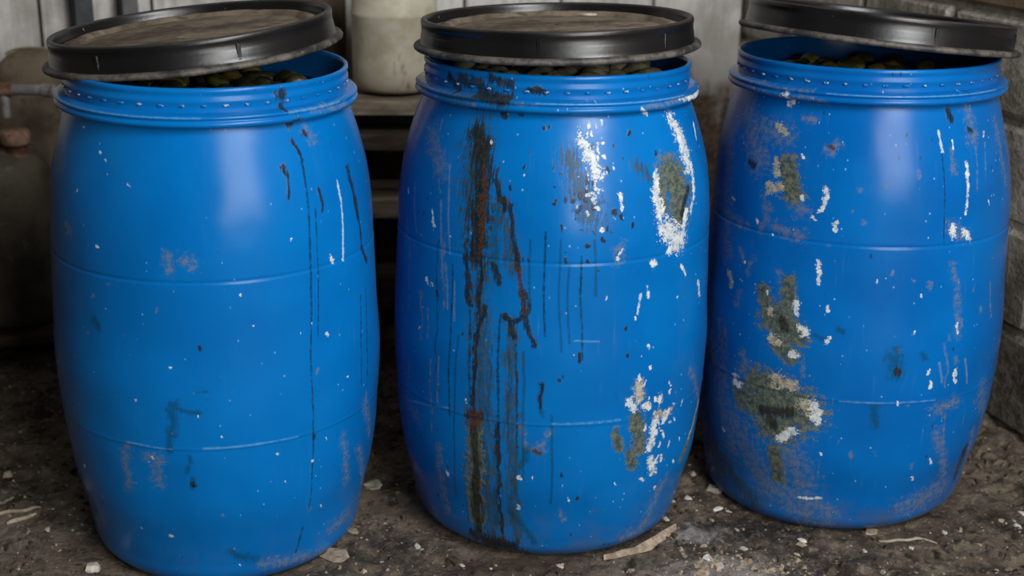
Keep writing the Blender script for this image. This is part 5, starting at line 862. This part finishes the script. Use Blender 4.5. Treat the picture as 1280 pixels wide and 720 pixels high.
for name, cat, pts, rad, label in STICKS:
    P_ = []
    n_ = 7; rr = random.Random(len(label))
    for k in range(n_):
        t_ = k / (n_ - 1); x = pts[0] + (pts[2] - pts[0]) * t_; y = pts[1] + (pts[3] - pts[1]) * t_ + rr.uniform(-.003, .003)
        P_.append((x, y, rest(x, y) + rad * 0.8))
    o = tube(name, P_, rad, M_STRAW, None, radii=[0.7, 1, 1.05, 0.95, 1, 0.85, 0.5])
    tag(o, label, cat)

# crumbs, grit and rubble nobody could count: one object each
def crumbs(name, mat, n, area, size, seed, label, weight=None):
    rr = np.random.default_rng(seed)
    base = [(-1, -.8, 0), (.9, -1, 0), (1.1, .8, 0), (-.8, 1, 0), (-.5, -.4, 1), (.6, -.5, .8), (.5, .5, 1.1), (-.6, .4, .7)]
    bf = [(0, 1, 5, 4), (1, 2, 6, 5), (2, 3, 7, 6), (3, 0, 4, 7), (4, 5, 6, 7)]
    X = rr.uniform(area[0], area[1], n * 4); Y = rr.uniform(area[2], area[3], n * 4)
    keep = np.ones(len(X), bool)
    for (bx, by, _, _) in DRUM: keep &= np.hypot(X - bx, Y - by) > 0.275
    keep &= (X < WA[0] + WB * (Y - WA[1]) - 0.02) & (Y < CORNER[1] + 0.284 * (X - CORNER[0]) - 0.06)
    if weight is not None: keep &= rr.random(len(X)) < weight(X, Y)
    X, Y = X[keep][:n], Y[keep][:n]; Z = floor_h(X, Y)
    V, F = [], []
    for x, y, z in zip(X, Y, Z):
        s = size * rr.lognormal(0, 0.55); a = rr.uniform(0, 6.28); ca, sa = math.cos(a), math.sin(a)
        ax, ay, az = rr.uniform(.6, 1.5), rr.uniform(.5, 1.0), rr.uniform(.4, 1.0); b0 = len(V)
        for vx, vy, vz in base:
            vx, vy = vx * ax * (1 + rr.uniform(-.25, .25)), vy * ay * (1 + rr.uniform(-.25, .25))
            V.append((x + s * (vx * ca - vy * sa), y + s * (vx * sa + vy * ca), z - s * 0.25 + s * vz * az))
        F += [tuple(b0 + q for q in f) for f in bf]
    o = link(name, mesh_from(name, V, F), mat, None, False)
    return tag(o, label, 'debris', kind='stuff')
M_CRUMB = grime('pale_crumb', (0.17, 0.145, 0.11), (0.42, 0.38, 0.32), None, 60, 0.9, 0.5, 150, spec=0.2)
crumbs('pale_crumbs', M_CRUMB, 1100, (-1.6, 1.2, 2.0, 3.6), 0.0020, 71, 'fine pale crumbs of plaster scattered over the muddy floor')
crumbs('brown_crumbs', M_CHIPT, 1600, (-1.6, 1.2, 2.0, 3.6), 0.0027, 75, 'fine tan crumbs trodden into the muddy floor')
crumbs('lime_crumbs', M_CHIPT, 300, (0.22, 0.68, 2.22, 2.42), 0.0032, 72, 'pale crumbs crowded on the whitish patch in front of the barrels', lambda X, Y: np.clip(1.2 - np.hypot((X - .43) / .2, (Y - 2.30) / .1), 0, 1))
crumbs('dark_grit', grime('dark_grit', (0.025, 0.018, 0.013), (0.075, 0.058, 0.042), None, 40, 0.9, 0.5, 120, spec=0.25), 4200, (-1.7, 1.2, 2.0, 3.8), 0.0050, 73, 'dark earth grit and clods over the whole floor')
crumbs('wall_rubble', grime('brown_rubble', (0.035, 0.025, 0.017), (0.135, 0.105, 0.075), (0.20, 0.17, 0.13), 30, 0.9, 0.6, 120, spec=0.2), 420, (0.95, 1.35, 2.3, 3.2), 0.0095, 74, 'brown rubble and leaf scraps heaped along the foot of the block wall', lambda X, Y: np.clip(1 - (right_wall_x(Y) - X) / 0.16, 0, 1))
